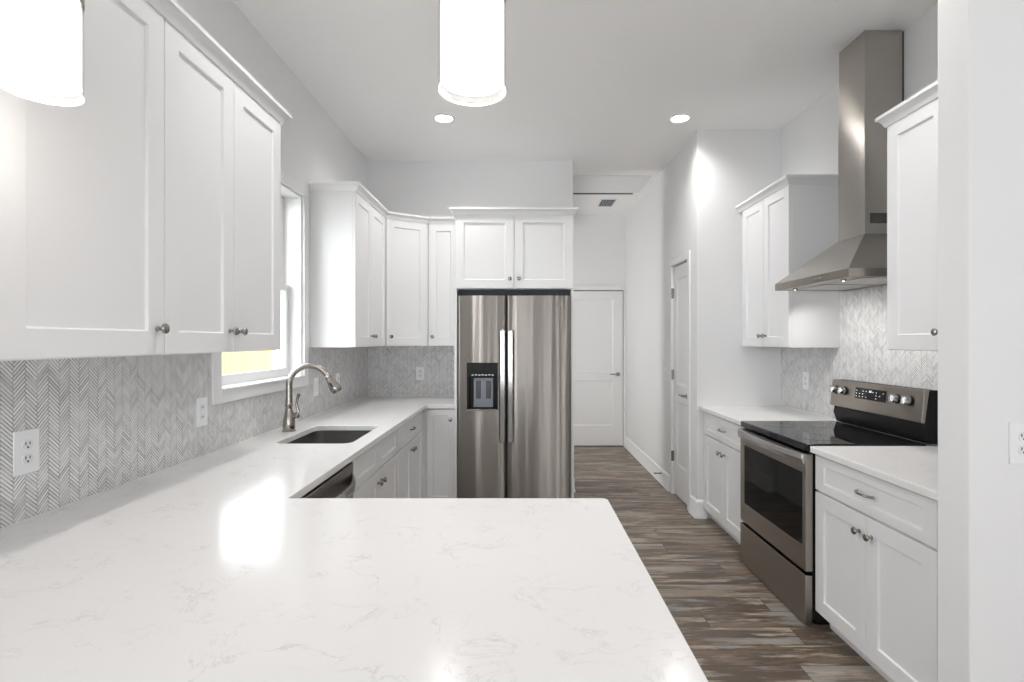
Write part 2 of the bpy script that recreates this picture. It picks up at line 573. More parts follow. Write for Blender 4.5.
# ------------------------------------------------------------------ doors of the hallway
def panel_slab(mb, O, U, N, w, h, th, panels, dep=0.008, slope=0.010):
    """slab front with recessed panels (u0,u1,v0,v1), all in one mesh"""
    O, U, N = Vector(O), Vector(U), Vector(N)
    V = Vector((0, 0, 1))
    us = sorted({0, w} | {p[0] for p in panels} | {p[1] for p in panels})
    vs = sorted({0, h} | {p[2] for p in panels} | {p[3] for p in panels})
    P = lambda u, v, n: O + U * u + V * v + N * n
    for i in range(len(us) - 1):
        for j in range(len(vs) - 1):
            cu, cv = (us[i] + us[i + 1]) / 2, (vs[j] + vs[j + 1]) / 2
            hole = [p for p in panels if p[0] < cu < p[1] and p[2] < cv < p[3]]
            if hole:
                continue
            mb.add([P(us[i], vs[j], th), P(us[i + 1], vs[j], th), P(us[i + 1], vs[j + 1], th), P(us[i], vs[j + 1], th)], [(0, 1, 2, 3)])
    for u0, u1, v0, v1 in panels:
        s = slope
        A = [P(u0, v0, th), P(u1, v0, th), P(u1, v1, th), P(u0, v1, th)]
        B = [P(u0 + s, v0 + s, th - dep), P(u1 - s, v0 + s, th - dep), P(u1 - s, v1 - s, th - dep), P(u0 + s, v1 - s, th - dep)]
        mb.add(A + B, [(0, 1, 5, 4), (1, 2, 6, 5), (2, 3, 7, 6), (3, 0, 4, 7), (4, 5, 6, 7)])
    A = [P(0, 0, th), P(w, 0, th), P(w, h, th), P(0, h, th)]
    # side walls follow the split edges of the front
    for (a, b) in (((0, 0), (w, 0)), ((w, 0), (w, h)), ((w, h), (0, h)), ((0, h), (0, 0))):
        cuts = us if a[1] == b[1] else vs
        seq = [(c, a[1]) for c in cuts] if a[1] == b[1] else [(a[0], c) for c in cuts]
        for q in range(len(seq) - 1):
            p0, p1 = seq[q], seq[q + 1]
            mb.add([P(*p0, 0), P(*p1, 0), P(*p1, th), P(*p0, th)], [(0, 1, 2, 3)])
    mb.add([P(0, 0, 0), P(w, 0, 0), P(w, h, 0), P(0, h, 0)], [(0, 3, 2, 1)])
    return mb

def lever(parent, c, N, D, name='door_handle'):
    """rose + lever; N out of the door, D direction the lever points"""
    c, N, D = Vector(c), Vector(N), Vector(D)
    mb = MB().lathe(c, N, [(0.026, 0), (0.026, 0.005), (0.022, 0.009), (0.010, 0.010), (0.010, 0.04), (0.0, 0.04)], 20, cap=False)
    p = c + N * 0.042
    mb.tube([p - D * 0.012, p, p + D * 0.03, p + D * 0.07, p + D * 0.11], [0.009, 0.011, 0.009, 0.008, 0.006], 10)
    o = mb.build(name, M['nickel'], parent)
    o['label'] = 'brushed nickel lever handle'
    return o

d1 = struct(thing('door_1', (DX0, YH, 0), 'white two-panel door closing the end of the hallway', 'door'))
dw_ = DX1 - DX0
panel_slab(MB(), (DX0 + 0.003, YH + 0.075, 0.008), (1, 0, 0), (0, -1, 0), dw_ - 0.004, 2.004, 0.035,
           [(0.12, dw_ - 0.13, 0.26, 0.845), (0.12, dw_ - 0.13, 0.945, 1.90)], 0.009, 0.012).build('door_panel', M['trim'], d1, 0.0015)
lever(d1, (DX1 - 0.065, YH + 0.04, 0.935), (0, -1, 0), (-1, 0, 0))
cas = MB().box(DX0 - 0.05, DX0 - 0.001, YH - 0.016, YH - 0.0005, 0.0, 2.085).box(DX1 + 0.001, XH - 0.001, YH - 0.016, YH - 0.0005, 0.0, 2.085)
cas.box(DX0 - 0.001, DX1 + 0.001, YH - 0.016, YH - 0.0005, 2.02, 2.085)
cas.build('door_casing', M['trim'], d1, 0.003)

d2 = struct(thing('door_2', (XH, PY0, 0), 'narrow white two-panel pantry door in the hallway wall', 'door'))
pw = PY1 - PY0
panel_slab(MB(), (XH + 0.047, PY1 - 0.004, 0.012), (0, -1, 0), (-1, 0, 0), pw - 0.008, 2.008, 0.035,
           [(0.085, pw - 0.10, 0.27, 0.82), (0.085, pw - 0.10, 0.975, 1.895)], 0.009, 0.012).build('door_panel', M['trim'], d2, 0.0015)
lever(d2, (XH + 0.012, PY0 + 0.065, 0.912), (-1, 0, 0), (0, 1, 0))
for hz in (0.34, 1.065, 1.79):
    hb = MB().lathe((XH - 0.007, PY1 - 0.003, hz - 0.045), (0, 0, 1), [(0.006, 0), (0.006, 0.09)], 10)
    hb.box(XH - 0.004, XH + 0.02, PY1 - 0.0045, PY1 - 0.0005, hz - 0.045, hz + 0.045)
    hb.build('hinge', M['nickel'], d2)
cas = MB().box(XH - 0.014, XH - 0.0005, PY0 - 0.056, PY0 + 0.002, 0, 2.09).box(XH - 0.014, XH - 0.0005, PY1 - 0.002, PY1 + 0.052, 0, 2.09)
cas.box(XH - 0.014, XH - 0.0005, PY0 + 0.002, PY1 - 0.002, 2.032, 2.09)
cas.build('door_casing', M['trim'], d2, 0.003)
MB().box(XH + 0.05, XH + 0.11, PY0 + 0.001, PY1 - 0.001, 0.0, 2.03).build('dark_reveal', M['dark_gap'], d2)

# spring door stop and a switch on the hallway wall
ds = MB().lathe((XH - 0.0135, 5.12, 0.10), (-1, 0, 0), [(0.011, 0), (0.011, 0.004), (0.005, 0.006)] +
                [(0.005 + 0.0015 * (i % 2), 0.006 + 0.0026 * i) for i in range(1, 20)] + [(0.008, 0.058), (0.008, 0.068), (0.0, 0.07)], 12, cap=False)
tag(ds.build('door_stop', M['nickel']), 'small metal spring door stop on the hallway baseboard', 'door stop')

# ------------------------------------------------------------------ wall plates
def plate(name, c, N, U, kind, label, w=0.078, h=0.122, group=None):
    c, N, U = Vector(c), Vector(N), Vector(U)
    V = Vector((0, 0, 1))
    t = thing(name, c, label, 'light switch' if 'switch' in name else 'power outlet', group)
    MB().obox(c, U, V, N, -w / 2, w / 2, -h / 2, h / 2, 0.0005, 0.0055).build('cover_plate', M['plate'], t, 0.002)
    if kind == 'duplex':
        for s in (-1, 1):
            o = c + V * 0.0195 * s + N * 0.0055
            pts = []
            for i in range(20):
                a = 2 * PI * i / 20
                pts.append(o + U * 0.0165 * math.cos(a) + V * max(-0.0135, min(0.0135, 0.0175 * math.sin(a))))
            rc = MB().prism(pts, N * 0.0015).build('receptacle', M['plate_face'], t)
            sl = MB()
            sl.obox(o, U, V, N, -0.0075, -0.005, -0.001, 0.008, 0.0013, 0.0020)
            sl.obox(o, U, V, N, 0.005, 0.0075, 0.000, 0.0075, 0.0013, 0.0020)
            sl.lathe(o - V * 0.007 + N * 0.0013, N, [(0.0028, 0), (0.0028, 0.0008)], 10)
            sl.build('slots', M['slot'], rc)
    elif kind == 'rocker':
        MB().obox(c, U, V, N, -0.0165, 0.0165, -0.033, 0.033, 0.0055, 0.0068).build('rocker', M['plate_face'], t, 0.001)
    elif kind == 'gfci':
        rc = MB().obox(c, U, V, N, -0.0165, 0.0165, -0.033, 0.033, 0.0055, 0.0068).build('receptacle', M['plate_face'], t, 0.001)
        for s in (-1, 1):
            sl = MB()
            o = c + V * 0.021 * s + N * 0.0055
            sl.obox(o, U, V, N, -0.0075, -0.005, -0.004, 0.004, 0.0012, 0.0018).obox(o, U, V, N, 0.005, 0.0075, -0.004, 0.004, 0.0012, 0.0018)
            sl.build('slots', M['slot'], rc)
        MB().obox(c, U, V, N, -0.008, 0.008, -0.007, -0.001, 0.0068, 0.0078).obox(c, U, V, N, -0.008, 0.008, 0.001, 0.007, 0.0068, 0.0078).build('reset_button', M['plate'], rc)
    return t
TX = WL + 0.008
plate('power_outlet', (TX, 1.484, 1.058), (1, 0, 0), (0, 1, 0), 'duplex', 'white duplex outlet on left tile, nearest the camera')
plate('power_outlet', (TX, 2.302, 1.060), (1, 0, 0), (0, 1, 0), 'gfci', 'white outlet on left tile just before the window casing')
plate('light_switch', (TX, 3.59, 1.058), (1, 0, 0), (0, 1, 0), 'rocker', 'white rocker switch on tile right behind the faucet arc')
plate('power_outlet', (TX, 4.02, 1.062), (1, 0, 0), (0, 1, 0), 'duplex', 'white outlet on left tile between faucet head and corner')
plate('power_outlet', (-0.90, YB - 0.008, 1.073), (0, -1, 0), (1, 0, 0), 'duplex', 'white outlet on back wall tile left of the fridge')
plate('power_outlet', (WR - 0.008, 3.76, 1.085), (-1, 0, 0), (0, -1, 0), 'duplex', 'white outlet on right tile over the far counter')
plate('power_outlet', (1.463, 1.56, 1.068), (0, -1, 0), (1, 0, 0), 'duplex', 'white outlet on the partition wall at the right picture edge')
plate('light_switch', (XH, 5.0, 1.06), (-1, 0, 0), (0, -1, 0), 'rocker', 'white switch on the hallway wall past the pantry door')

# ------------------------------------------------------------------ window over the sink
wi = struct(thing('window_1', (WL, 2.88, WZ0), 'white framed sash window over the sink', 'window'))
c_ = MB()
cw = 0.066
c_.box(WL + 0.0005, WL + 0.018, WY0 - cw, WY0, WZ0 - 0.055, WZ1 + cw)
c_.box(WL + 0.0005, WL + 0.018, WY1, WY1 + cw, WZ0 - 0.055, WZ1 + cw)
c_.box(WL + 0.0005, WL + 0.018, WY0, WY1, WZ1, WZ1 + cw)
c_.box(WL + 0.0005, WL + 0.018, WY0, WY1, WZ0 - 0.055, WZ0)
c_.build('window_casing', M['trim'], wi, 0.003)
MB().box(WL - 0.15, WL + 0.028, WY0 + 0.0005, WY1 - 0.0005, WZ0 + 0.0005, WZ0 + 0.012).build('window_sill', M['trim'], wi, 0.003)
j = MB().box(WL - 0.15, WL, WY0, WY0 + 0.012, WZ0, WZ1).box(WL - 0.15, WL, WY1 - 0.012, WY1, WZ0, WZ1)
j.box(WL - 0.15, WL, WY0 + 0.012, WY1 - 0.012, WZ1 - 0.012, WZ1)
j.build('window_jamb', M['trim'], wi)
def sash(y0, y1, z0, z1, x0, x1, rail):
    mb = MB().box(x0, x1, y0, y0 + 0.042, z0, z1).box(x0, x1, y1 - 0.042, y1, z0, z1)
    mb.box(x0, x1, y0 + 0.042, y1 - 0.042, z0, z0 + rail).box(x0, x1, y0 + 0.042, y1 - 0.042, z1 - 0.035, z1)
    s_ = mb.build('window_sash', M['trim'], wi, 0.003)
    MB().box((x0 + x1) / 2 - 0.002, (x0 + x1) / 2 + 0.002, y0 + 0.03, y1 - 0.03, z0 + rail - 0.005, z1 - 0.03).build('pane', M['pane'], s_)
sash(WY0 + 0.012, WY1 - 0.012, WZ0 + 0.0125, 1.715, WL - 0.105, WL - 0.075, 0.05)
sash(WY0 + 0.012, WY1 - 0.012, 1.68, WZ1 - 0.012, WL - 0.140, WL - 0.110, 0.035)
MB().box(WL - 0.075, WL - 0.045, 2.86, 2.92, 1.713, 1.728).build('sash_lock', M['trim'], wi)

fe = thing('board_fence', (-4.0, 7.0, -0.3), 'yellow pine board fence outside the sink window', 'fence')
mb = MB()
y = 4.4
while y < 8.55:
    mb.box(-4.02, -3.998, y, y + 0.138, -0.3, 1.75)
    y += 0.142
mb.build('board_panel', M['fence'], fe)
mb = MB()
for z in (0.2, 1.3):
    mb.box(-4.06, -4.021, 4.4, 8.5, z, z + 0.09)
mb.build('fence_rail', M['fence'], fe)
for y in (4.6, 6.5, 8.4):
    MB().box(-4.15, -4.061, y, y + 0.09, -0.3, 1.75).build('post', M['fence'], fe)
struct(MB().box(-14, WL - 0.15, -6, 16, -0.4, -0.3).build('ground_outside', M['lawn']))

# ------------------------------------------------------------------ hardware
def knob(parent, c, N):
    o = MB().lathe(c, N, [(0.0085, 0), (0.0085, 0.003), (0.0055, 0.006), (0.0055, 0.013), (0.0095, 0.017), (0.0145, 0.020), (0.0155, 0.024),
                       (0.0135, 0.028), (0.0075, 0.0305), (0.0, 0.031)], 20, cap=False).build('knob', M['nickel'], parent)
    o['label'] = 'round satin nickel knob'
    return o

def pull(parent, c, N, U, L=0.096):
    c, N, U = Vector(c), Vector(N), Vector(U)
    pts, rad = [], []
    for i in range(17):
        t = -1 + 2 * i / 16
        pts.append(c + U * (L / 2 + 0.006) * t + N * (0.002 + 0.024 * (1 - abs(t) ** 3.2)))
        rad.append(0.0045 + 0.0015 * abs(t))
    o = MB().tube(pts, rad, 10).build('pull_handle', M['nickel'], parent)
    o['label'] = 'arched satin nickel pull'
    return o

def shaker(name, parent, O, U, N, w, h, fr=0.067, th=0.02, knob_at=None, pull_it=False, frv=None):
    frv = frv or fr
    mb = panel_slab(MB(), O, U, N, w, h, th, [(fr, w - fr, frv, h - frv)], 0.009, 0.003)
    d = mb.build(name, M['cab'], parent, 0.0016)
    O, U, N = Vector(O), Vector(U), Vector(N)
    if knob_at:
        knob(d, O + U * knob_at[0] + Vector((0, 0, knob_at[1])) + N * th, N)
    if pull_it:
        pull(d, O + U * w / 2 + Vector((0, 0, h / 2)) + N * th, N, U)
    return d

CROWN = [(0, 0), (0.006, 0), (0.009, 0.006), (0.013, 0.016), (0.021, 0.030), (0.033, 0.038), (0.033, 0.053), (0, 0.053)]
ZCR = 2.352
G = 0.0018

# ------------------------------------------------------------------ left upper cabinets (near run)
UFX = -1.06          # door face on the left wall
NT_, NC_ = UT - 0.025, ZCR - 0.025
def upper_left(y0, y1, label, nd, first_knob):
    t = thing('upper_cabinet', (WL, (y0 + y1) / 2, UB), label, 'upper cabinet')
    MB().box(WL + 0.0005, UFX - 0.02, y0 + 0.0005, y1 - 0.0005, UB, NC_ + 0.03).build('cabinet_body', M['cab'], t, 0.001)
    wd = (y1 - y0) / nd
    for k in range(nd):
        a = y0 + k * wd + G
        kw_ = wd - 2 * G
        ku = kw_ - 0.03 if (nd == 1 or k == 0) else 0.03
        shaker('door', t, (UFX - 0.0195, a, UB + 0.003), (0, 1, 0), (1, 0, 0), kw_, NT_ - UB - 0.006, knob_at=(ku, 0.075))
    return t
nA = upper_left(1.08, 1.595, 'white single-door wall cabinet behind the left hanging pendant', 1, None)
nB = upper_left(1.595, 2.372, 'white double-door wall cabinet beside the window, left foreground', 2, None)
path = [(UFX, 1.08), (UFX, 1.595), (UFX, 2.372), (WL + 0.001, 2.372)][::-1]
# travel so that the outside of the cabinet lies to the left
sweep(path, CROWN, NC_, [2]).build('crown_molding', M['cab'], nA)
sweep(path, CROWN, NC_, [0, 1]).build('crown_molding', M['cab'], nB)

# far left run: double cabinet, diagonal corner cabinet, narrow cabinet
LFX = -1.082
fy0, fy1 = 3.515, 4.31
dgx, dgy = -0.775, 4.51
tL = thing('upper_cabinet', (WL, 3.87, UB), 'white double-door wall cabinet right of the window, side panel facing us', 'upper cabinet')
MB().box(WL + 0.0005, LFX - 0.02, fy0, fy1 - 0.0005, UB, ZCR + 0.03).build('cabinet_body', M['cab'], tL, 0.001)
wd = (fy1 - fy0) / 2
for k in range(2):
    shaker('door', tL, (LFX - 0.0195, fy0 + k * wd + G, UB + 0.003), (0, 1, 0), (1, 0, 0), wd - 2 * G, UT - UB - 0.006,
           knob_at=((wd - 0.03) if k == 0 else 0.03, 0.075))
tD = thing('upper_cabinet', (WL + 0.3, YB - 0.3, UB), 'white diagonal corner wall cabinet with a single door', 'upper cabinet')
A_ = Vector((LFX, fy1, 0)); B_ = Vector((dgx, dgy, 0))
Ud = (B_ - A_).normalized(); Nd = Vector((Ud.y, -Ud.x, 0))
a2, b2 = A_ - Nd * 0.02, B_ - Nd * 0.02
MB().prism([(WL + 0.0005, fy1, UB), (LFX - 0.02, fy1, UB), (a2.x + 0.002, a2.y + 0.003, UB), (b2.x - .002, b2.y - .002, UB), (dgx - 0.0005, dgy + 0.02, UB), (dgx - 0.0005, YB - 0.0005, UB),
            (WL + 0.0005, YB - 0.0005, UB)], (0, 0, ZCR + 0.03 - UB)).build('cabinet_body', M['cab'], tD)
ld = (B_ - A_).length
o_ = A_ - Nd * 0.0195 + Ud * 0.006
shaker('door', tD, (o_.x, o_.y, UB + 0.003), Ud, Nd, ld - 0.012, UT - UB - 0.006, knob_at=(0.035, 0.075))
tN = thing('upper_cabinet', (-0.65, YB, UB), 'narrow white wall cabinet left of the over-fridge cabinet', 'upper cabinet')
nx1 = -0.515
MB().box(dgx + 0.0005, nx1, dgy + 0.02, YB - 0.0005, UB, ZCR + 0.03).build('cabinet_body', M['cab'], tN, 0.001)
shaker('door', tN, (dgx + G + 0.002, dgy + 0.0195, UB + 0.003), (1, 0, 0), (0, -1, 0), nx1 - dgx - 0.006, UT - UB - 0.006, knob_at=(0.035, 0.075))
path = [(WL + 0.001, fy0), (LFX, fy0), (LFX, fy1), (dgx, dgy), (nx1, dgy)][::-1]
sweep(path, CROWN, ZCR, [2, 3]).build('crown_molding', M['cab'], tL)
sweep(path, CROWN, ZCR, [1]).build('crown_molding', M['cab'], tD)
sweep(path, CROWN, ZCR, [0]).build('crown_molding', M['cab'], tN)

# over-fridge cabinet with tall side panels
fx0, fx1, FYD = -0.514, 0.422, 4.185
tF = thing('upper_cabinet', (-0.045, YB, 1.773), 'white double-door cabinet bridging over the fridge', 'upper cabinet')
MB().box(fx0 + 0.001, fx1 - 0.001, FYD + 0.02, YB - 0.0005, 1.773, ZCR + 0.03).build('cabinet_body', M['cab'], tF, 0.001)
wd = (fx1 - fx0) / 2
for k in range(2):
    shaker('door', tF, (fx0 + k * wd + G + 0.006 * (1 - k), FYD + 0.0195, 1.779), (1, 0, 0), (0, -1, 0), wd - 2 * G - 0.006, UT - 1.779 - 0.003,
           knob_at=((wd - 0.042) if k == 0 else 0.036, 0.072))
sweep([(fx0, YB - 0.001), (fx0, FYD), (fx1, FYD), (fx1, YB - 0.001)][::-1], CROWN, ZCR).build('crown_molding', M['cab'], tF)
for x, lb in ((fx0, 'tall white end panel left of the fridge'), (fx1 - 0.02, 'tall white end panel right of the fridge')):
    tag(MB().box(x, x + 0.02, FYD + 0.005, YB - 0.03, 0.0, 1.7725).build('end_panel', M['cab'], None, 0.001), lb, 'end panel')
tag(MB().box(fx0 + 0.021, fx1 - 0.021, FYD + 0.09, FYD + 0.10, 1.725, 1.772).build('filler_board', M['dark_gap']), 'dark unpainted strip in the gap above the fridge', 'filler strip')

# ------------------------------------------------------------------ right upper cabinets
RFX = 1.695
def upper_right(y0, y1, label, fill=None):
    t = thing('upper_cabinet', (WR, (y0 + y1) / 2, UB), label, 'upper cabinet')
    b = MB().box(RFX + 0.02, WR - 0.0005, y0, y1, UB, ZCR + 0.03)
    if fill:
        b.box(RFX + 0.02, RFX + 0.04, y1, fill, UB, ZCR + 0.03)
    b.build('cabinet_body', M['cab'], t, 0.001)
    wd = (y1 - y0) / 2
    for k in range(2):
        # U runs towards -y, N towards -x ; k=0 is the far door
        shaker('door', t, (RFX + 0.0195, y1 - k * wd - G, UB + 0.003), (0, -1, 0), (-1, 0, 0), wd - 2 * G, UT - UB - 0.006,
               knob_at=((wd - 0.033) if k == 0 else 0.033, 0.075))
    return t
t = upper_right(3.372, 4.075, 'white double-door wall cabinet between pantry wall and range hood', YP - 0.001)
sweep([(WR - 0.001, 3.372), (RFX, 3.372), (RFX, YP - 0.001)], CROWN, ZCR).build('crown_molding', M['cab'], t)
t = upper_right(1.782, 2.472, 'white wall cabinet right of the range hood, cut by the partition')
sweep([(RFX, 1.70), (RFX, 2.472), (WR - 0.001, 2.472)], CROWN, ZCR).build('crown_molding', M['cab'], t)

# ------------------------------------------------------------------ base cabinets
BT = ZC - CT           # top of the boxes
DZ0, DZ1 = 0.085, 0.652
RZ0, RZ1 = 0.662, 0.824
def base_right(y0, y1, label, fill=None):
    FX = 1.405
    t = thing('base_cabinet', (WR, (y0 + y1) / 2, 0), label, 'base cabinet')
    b = MB().box(FX + 0.02, WR - 0.0005, y0, y1, 0.08, BT - 0.0005)
    if fill:
        b.box(FX + 0.02, WR - 0.0005, fill[0], fill[1], 0.08, BT - 0.0005)
    b.build('cabinet_body', M['cab'], t, 0.001)
    a, c = (min(y0, fill[0]), max(y1, fill[1])) if fill else (y0, y1)
    MB().box(FX + 0.07, WR - 0.02, a + 0.001, c - 0.001, 0.0, 0.0795).build('toe_kick', M['cab'], t)
    wd = (y1 - y0) / 2
    for k in range(2):
        shaker('door', t, (FX + 0.0195, y1 - k * wd - G, DZ0), (0, -1, 0), (-1, 0, 0), wd - 2 * G, DZ1 - DZ0,
               knob_at=((wd - 0.042) if k == 0 else 0.035, DZ1 - DZ0 - 0.072))
    shaker('drawer', t, (FX + 0.0195, y1 - G, RZ0), (0, -1, 0), (-1, 0, 0), y1 - y0 - 2 * G, RZ1 - RZ0, frv=0.04, pull_it=True)
    return t
base_right(1.800, 2.547, 'white base cabinet with drawer in the right foreground beside the range', (1.6805, 1.800))
base_right(3.326, 4.085, 'white base cabinet with drawer beyond the range by the pantry wall', (4.085, YP - 0.001))

LX = -0.764
def base_left(y0, y1, label, split_drawer):
    t = thing('base_cabinet', (WL, (y0 + y1) / 2, 0), label, 'base cabinet')
    if split_drawer:      # sink base is open inside
        b = MB().box(WL + 0.0005, LX - 0.02, y0, y0 + 0.018, 0.08, BT - 0.0005).box(WL + 0.0005, LX - 0.02, y1 - 0.018, y1, 0.08, BT - 0.0005)
        b.box(WL + 0.0005, LX - 0.02, y0 + 0.018, y1 - 0.018, 0.08, 0.1).box(WL + 0.0005, WL + 0.01, y0 + 0.018, y1 - 0.018, 0.1, BT - 0.0005)
        b.box(LX - 0.04, LX - 0.02, y0 + 0.018, y1 - 0.018, 0.64, BT - 0.0005)
    else:
        b = MB().box(WL + 0.0005, LX - 0.02, y0, y1, 0.08, BT - 0.0005)
        b.box(LX - 0.04, LX - 0.02, y1, 4.249, 0.08, BT - 0.0005)
    b.build('cabinet_body', M['cab'], t, 0.001)
    MB().box(WL + 0.02, LX - 0.07, y0 + 0.001, y1 - 0.001, 0, 0.0795).build('toe_kick', M['cab'], t)
    wd = (y1 - y0) / 2
    for k in range(2):
        shaker('door', t, (LX - 0.0195, y0 + k * wd + G, DZ0), (0, 1, 0), (1, 0, 0), wd - 2 * G, DZ1 - DZ0 + 0.012,
               knob_at=((wd - 0.035) if k == 0 else 0.035, DZ1 - DZ0 - 0.048))
    if split_drawer:
        for k in range(2):
            shaker('false_drawer', t, (LX - 0.0195, y0 + k * wd + G, RZ0 + 0.012), (0, 1, 0), (1, 0, 0), wd - 2 * G, RZ1 - RZ0 - 0.012, frv=0.04)
    else:
        shaker('drawer', t, (LX - 0.0195, y0 + G, RZ0 + 0.012), (0, 1, 0), (1, 0, 0), 2 * wd - 2 * G, RZ1 - RZ0 - 0.012, frv=0.04, pull_it=True)
    return t
base_left(2.442, 3.358, 'white sink base cabinet next to the dishwasher', True)
base_left(3.362, 4.18, 'white base cabinet with one drawer between sink base and corner', False)
t = thing('base_cabinet', (-0.64, YB, 0), 'narrow white base cabinet with one door left of the fridge', 'base cabinet')
MB().box(WL + 0.001, fx0 - 0.001, 4.251, YB - 0.0005, 0.08, BT - 0.0005).build('cabinet_body', M['cab'], t, 0.001)
MB().box(-0.8, fx0 - 0.001, 4.30, YB - 0.02, 0, 0.0795).build('toe_kick', M['cab'], t)
shaker('door', t, (LX + 0.026, 4.2505, DZ0), (1, 0, 0), (0, -1, 0), fx0 - LX - 0.03, RZ1 - DZ0, fr=0.05, knob_at=(fx0 - LX - 0.03 - 0.032, RZ1 - DZ0 - 0.078))

# peninsula base, faces the kitchen
t = thing('base_cabinet', (-0.55, 1.4, 0), 'white cabinets under the near countertop peninsula', 'base cabinet')
MB().box(WL + 0.0005, 0.215, 1.06, 1.655, 0.08, BT - 0.0005).box(WL + 0.0005, LX - 0.02, 1.655, 1.826, 0.08, BT - 0.0005).build('cabinet_body', M['cab'], t, 0.001)
MB().box(WL + 0.02, 0.20, 1.08, 1.59, 0, 0.0795).build('toe_kick', M['cab'], t)
for k in range(2):
    shaker('door', t, (0.21 - k * 0.47, 1.6555, DZ0), (-1, 0, 0), (0, 1, 0), 0.466, RZ1 - DZ0, knob_at=(0.035 if k else 0.43, 0.66))
panel_slab(MB(), (0.2155, 1.06, 0.085), (0, 1, 0), (1, 0, 0), 0.595, RZ1 - DZ0, 0.015, [(0.06, 0.535, 0.06, 0.68)], 0.008, 0.003).build('end_panel', M['cab'], t)

# ------------------------------------------------------------------ countertops
def rounded(pts, rad, seg=7):
    """rounds listed corners of a plan polygon; rad = per-corner radius"""
    out = []
    n = len(pts)
    for i in range(n):
        p = Vector(pts[i]); r = rad[i]
        if r <= 0:
            out.append(p); continue
        a = (Vector(pts[i - 1]) - p).normalized(); b = (Vector(pts[(i + 1) % n]) - p).normalized()
        ang = a.angle(b)
        d = r / math.tan(ang / 2)
        c = p + (a + b).normalized() * (r / math.sin(ang / 2))
        s, e = p + a * d, p + b * d
        for k in range(seg + 1):
            q = s.lerp(e, k / seg) - c
            out.append(c + q.normalized() * r)
    return out

def slab(name, outer, hole, z0, z1, m, bevel=0.003):
    bm = bmesh.new()
    loops = [outer] + ([hole] if hole else [])
    es = []
    for lp in loops:
        vs = [bm.verts.new((p[0], p[1], z1)) for p in lp]
        es += [bm.edges.new((vs[i], vs[(i + 1) % len(vs)])) for i in range(len(vs))]
    bmesh.ops.triangle_fill(bm, use_beauty=True, use_dissolve=False, edges=es)
    bmesh.ops.dissolve_limit(bm, angle_limit=0.01, verts=bm.verts, edges=[e for e in bm.edges if not e.is_boundary])
    r = bmesh.ops.extrude_face_region(bm, geom=list(bm.faces))
    for v in r['geom']:
        if isinstance(v, bmesh.types.BMVert):
            v.co.z = z0
    bmesh.ops.recalc_face_normals(bm, faces=bm.faces)
    me = bpy.data.meshes.new(name)
    bm.to_mesh(me); bm.free()
    me.materials.append(m)
    o = bpy.data.objects.new(name, me)
    C.objects.link(o)
    md = o.modifiers.new('bevel', 'BEVEL')
    md.width = bevel; md.segments = 3; md.limit_method = 'ANGLE'; md.angle_limit = math.radians(50)
    return o
g = 0.001
XL, YF = -0.739, 4.206
outer = rounded([(WL + g, 0.70), (0.278, 0.70), (0.278, 1.704), (XL, 1.704), (XL, YF), (fx0 - 0.001, YF), (fx0 - 0.001, YB - g), (WL + g, YB - g)],
                [0, 0.012, 0.02, 0.006, 0.02, 0, 0, 0])
SX0, SX1, SY0, SY1 = -1.205, -0.828, 2.61, 3.165
hole = rounded([(SX0, SY0), (SX0, SY1), (SX1, SY1), (SX1, SY0)], [0.05] * 4)
tag(slab('countertop', outer, hole, ZC - CT, ZC, M['quartz']), 'white veined quartz countertop of peninsula and sink run', 'countertop')
RC = 1.38
outer = rounded([(RC, 1.681), (WR - g, 1.681), (WR - g, 2.549), (RC, 2.549)], [0, 0, 0, 0.006])
tag(slab('countertop', outer, None, ZC - CT, ZC, M['quartz']), 'short white quartz countertop in right foreground before the range', 'countertop')
outer = rounded([(RC, 3.322), (WR - g, 3.322), (WR - g, YP - g), (RC, YP - g)], [0.006, 0, 0, 0])
tag(slab('countertop', outer, None, ZC - CT, ZC, M['quartz']), 'short white quartz countertop beyond the range by the pantry wall', 'countertop')

# ------------------------------------------------------------------ backsplash
def splash(name, boxes, m, label, caulk):
    mb = MB()
    for b in boxes: mb.box(*b)
    o = tag(mb.build(name, m), label, 'backsplash')
    for b in caulk: MB().box(*b).build('caulk_bead', M['caulk'], o)
    return o
zz = ZC + 0.0005
X1 = WL + 0.008
splash('backsplash', [(WL + 0.0005, X1, 0.70, WY0 - cw - 0.001, zz, UB - 0.001), (WL + 0.0005, X1, WY0 - cw - 0.001, WY1 + cw + 0.001, zz, WZ0 - 0.056),
                      (WL + 0.0005, X1, WY1 + cw + 0.001, YB - 0.009, zz, UB - 0.001)], M['tile_y'],
       'pale grey herringbone mosaic backsplash along the left wall', [(X1, X1 + 0.004, 0.70, YB - 0.009, zz, ZC + 0.005)])
splash('backsplash', [(WL + 0.0005, fx0 - 0.001, YB - 0.008, YB - 0.0005, zz, UB - 0.001)], M['tile_x'],
       'herringbone mosaic backsplash on the back wall left of the fridge', [(X1, fx0 - 0.001, YB - 0.012, YB - 0.008, zz, ZC + 0.005)])
splash('backsplash', [(WR - 0.008, WR - 0.0005, 1.681, 2.472, zz, UB - 0.001), (WR - 0.008, WR - 0.0005, 2.4725, 3.3715, zz, 1.71),
                      (WR - 0.008, WR - 0.0005, 3.372, YP - 0.001, zz, UB - 0.001)], M['tile_y'],
       'herringbone mosaic backsplash on the right wall behind the range', [(WR - 0.012, WR - 0.008, 1.681, 2.549, zz, ZC + 0.005), (WR - 0.012, WR - 0.008, 3.322, YP - 0.001, zz, ZC + 0.005)])

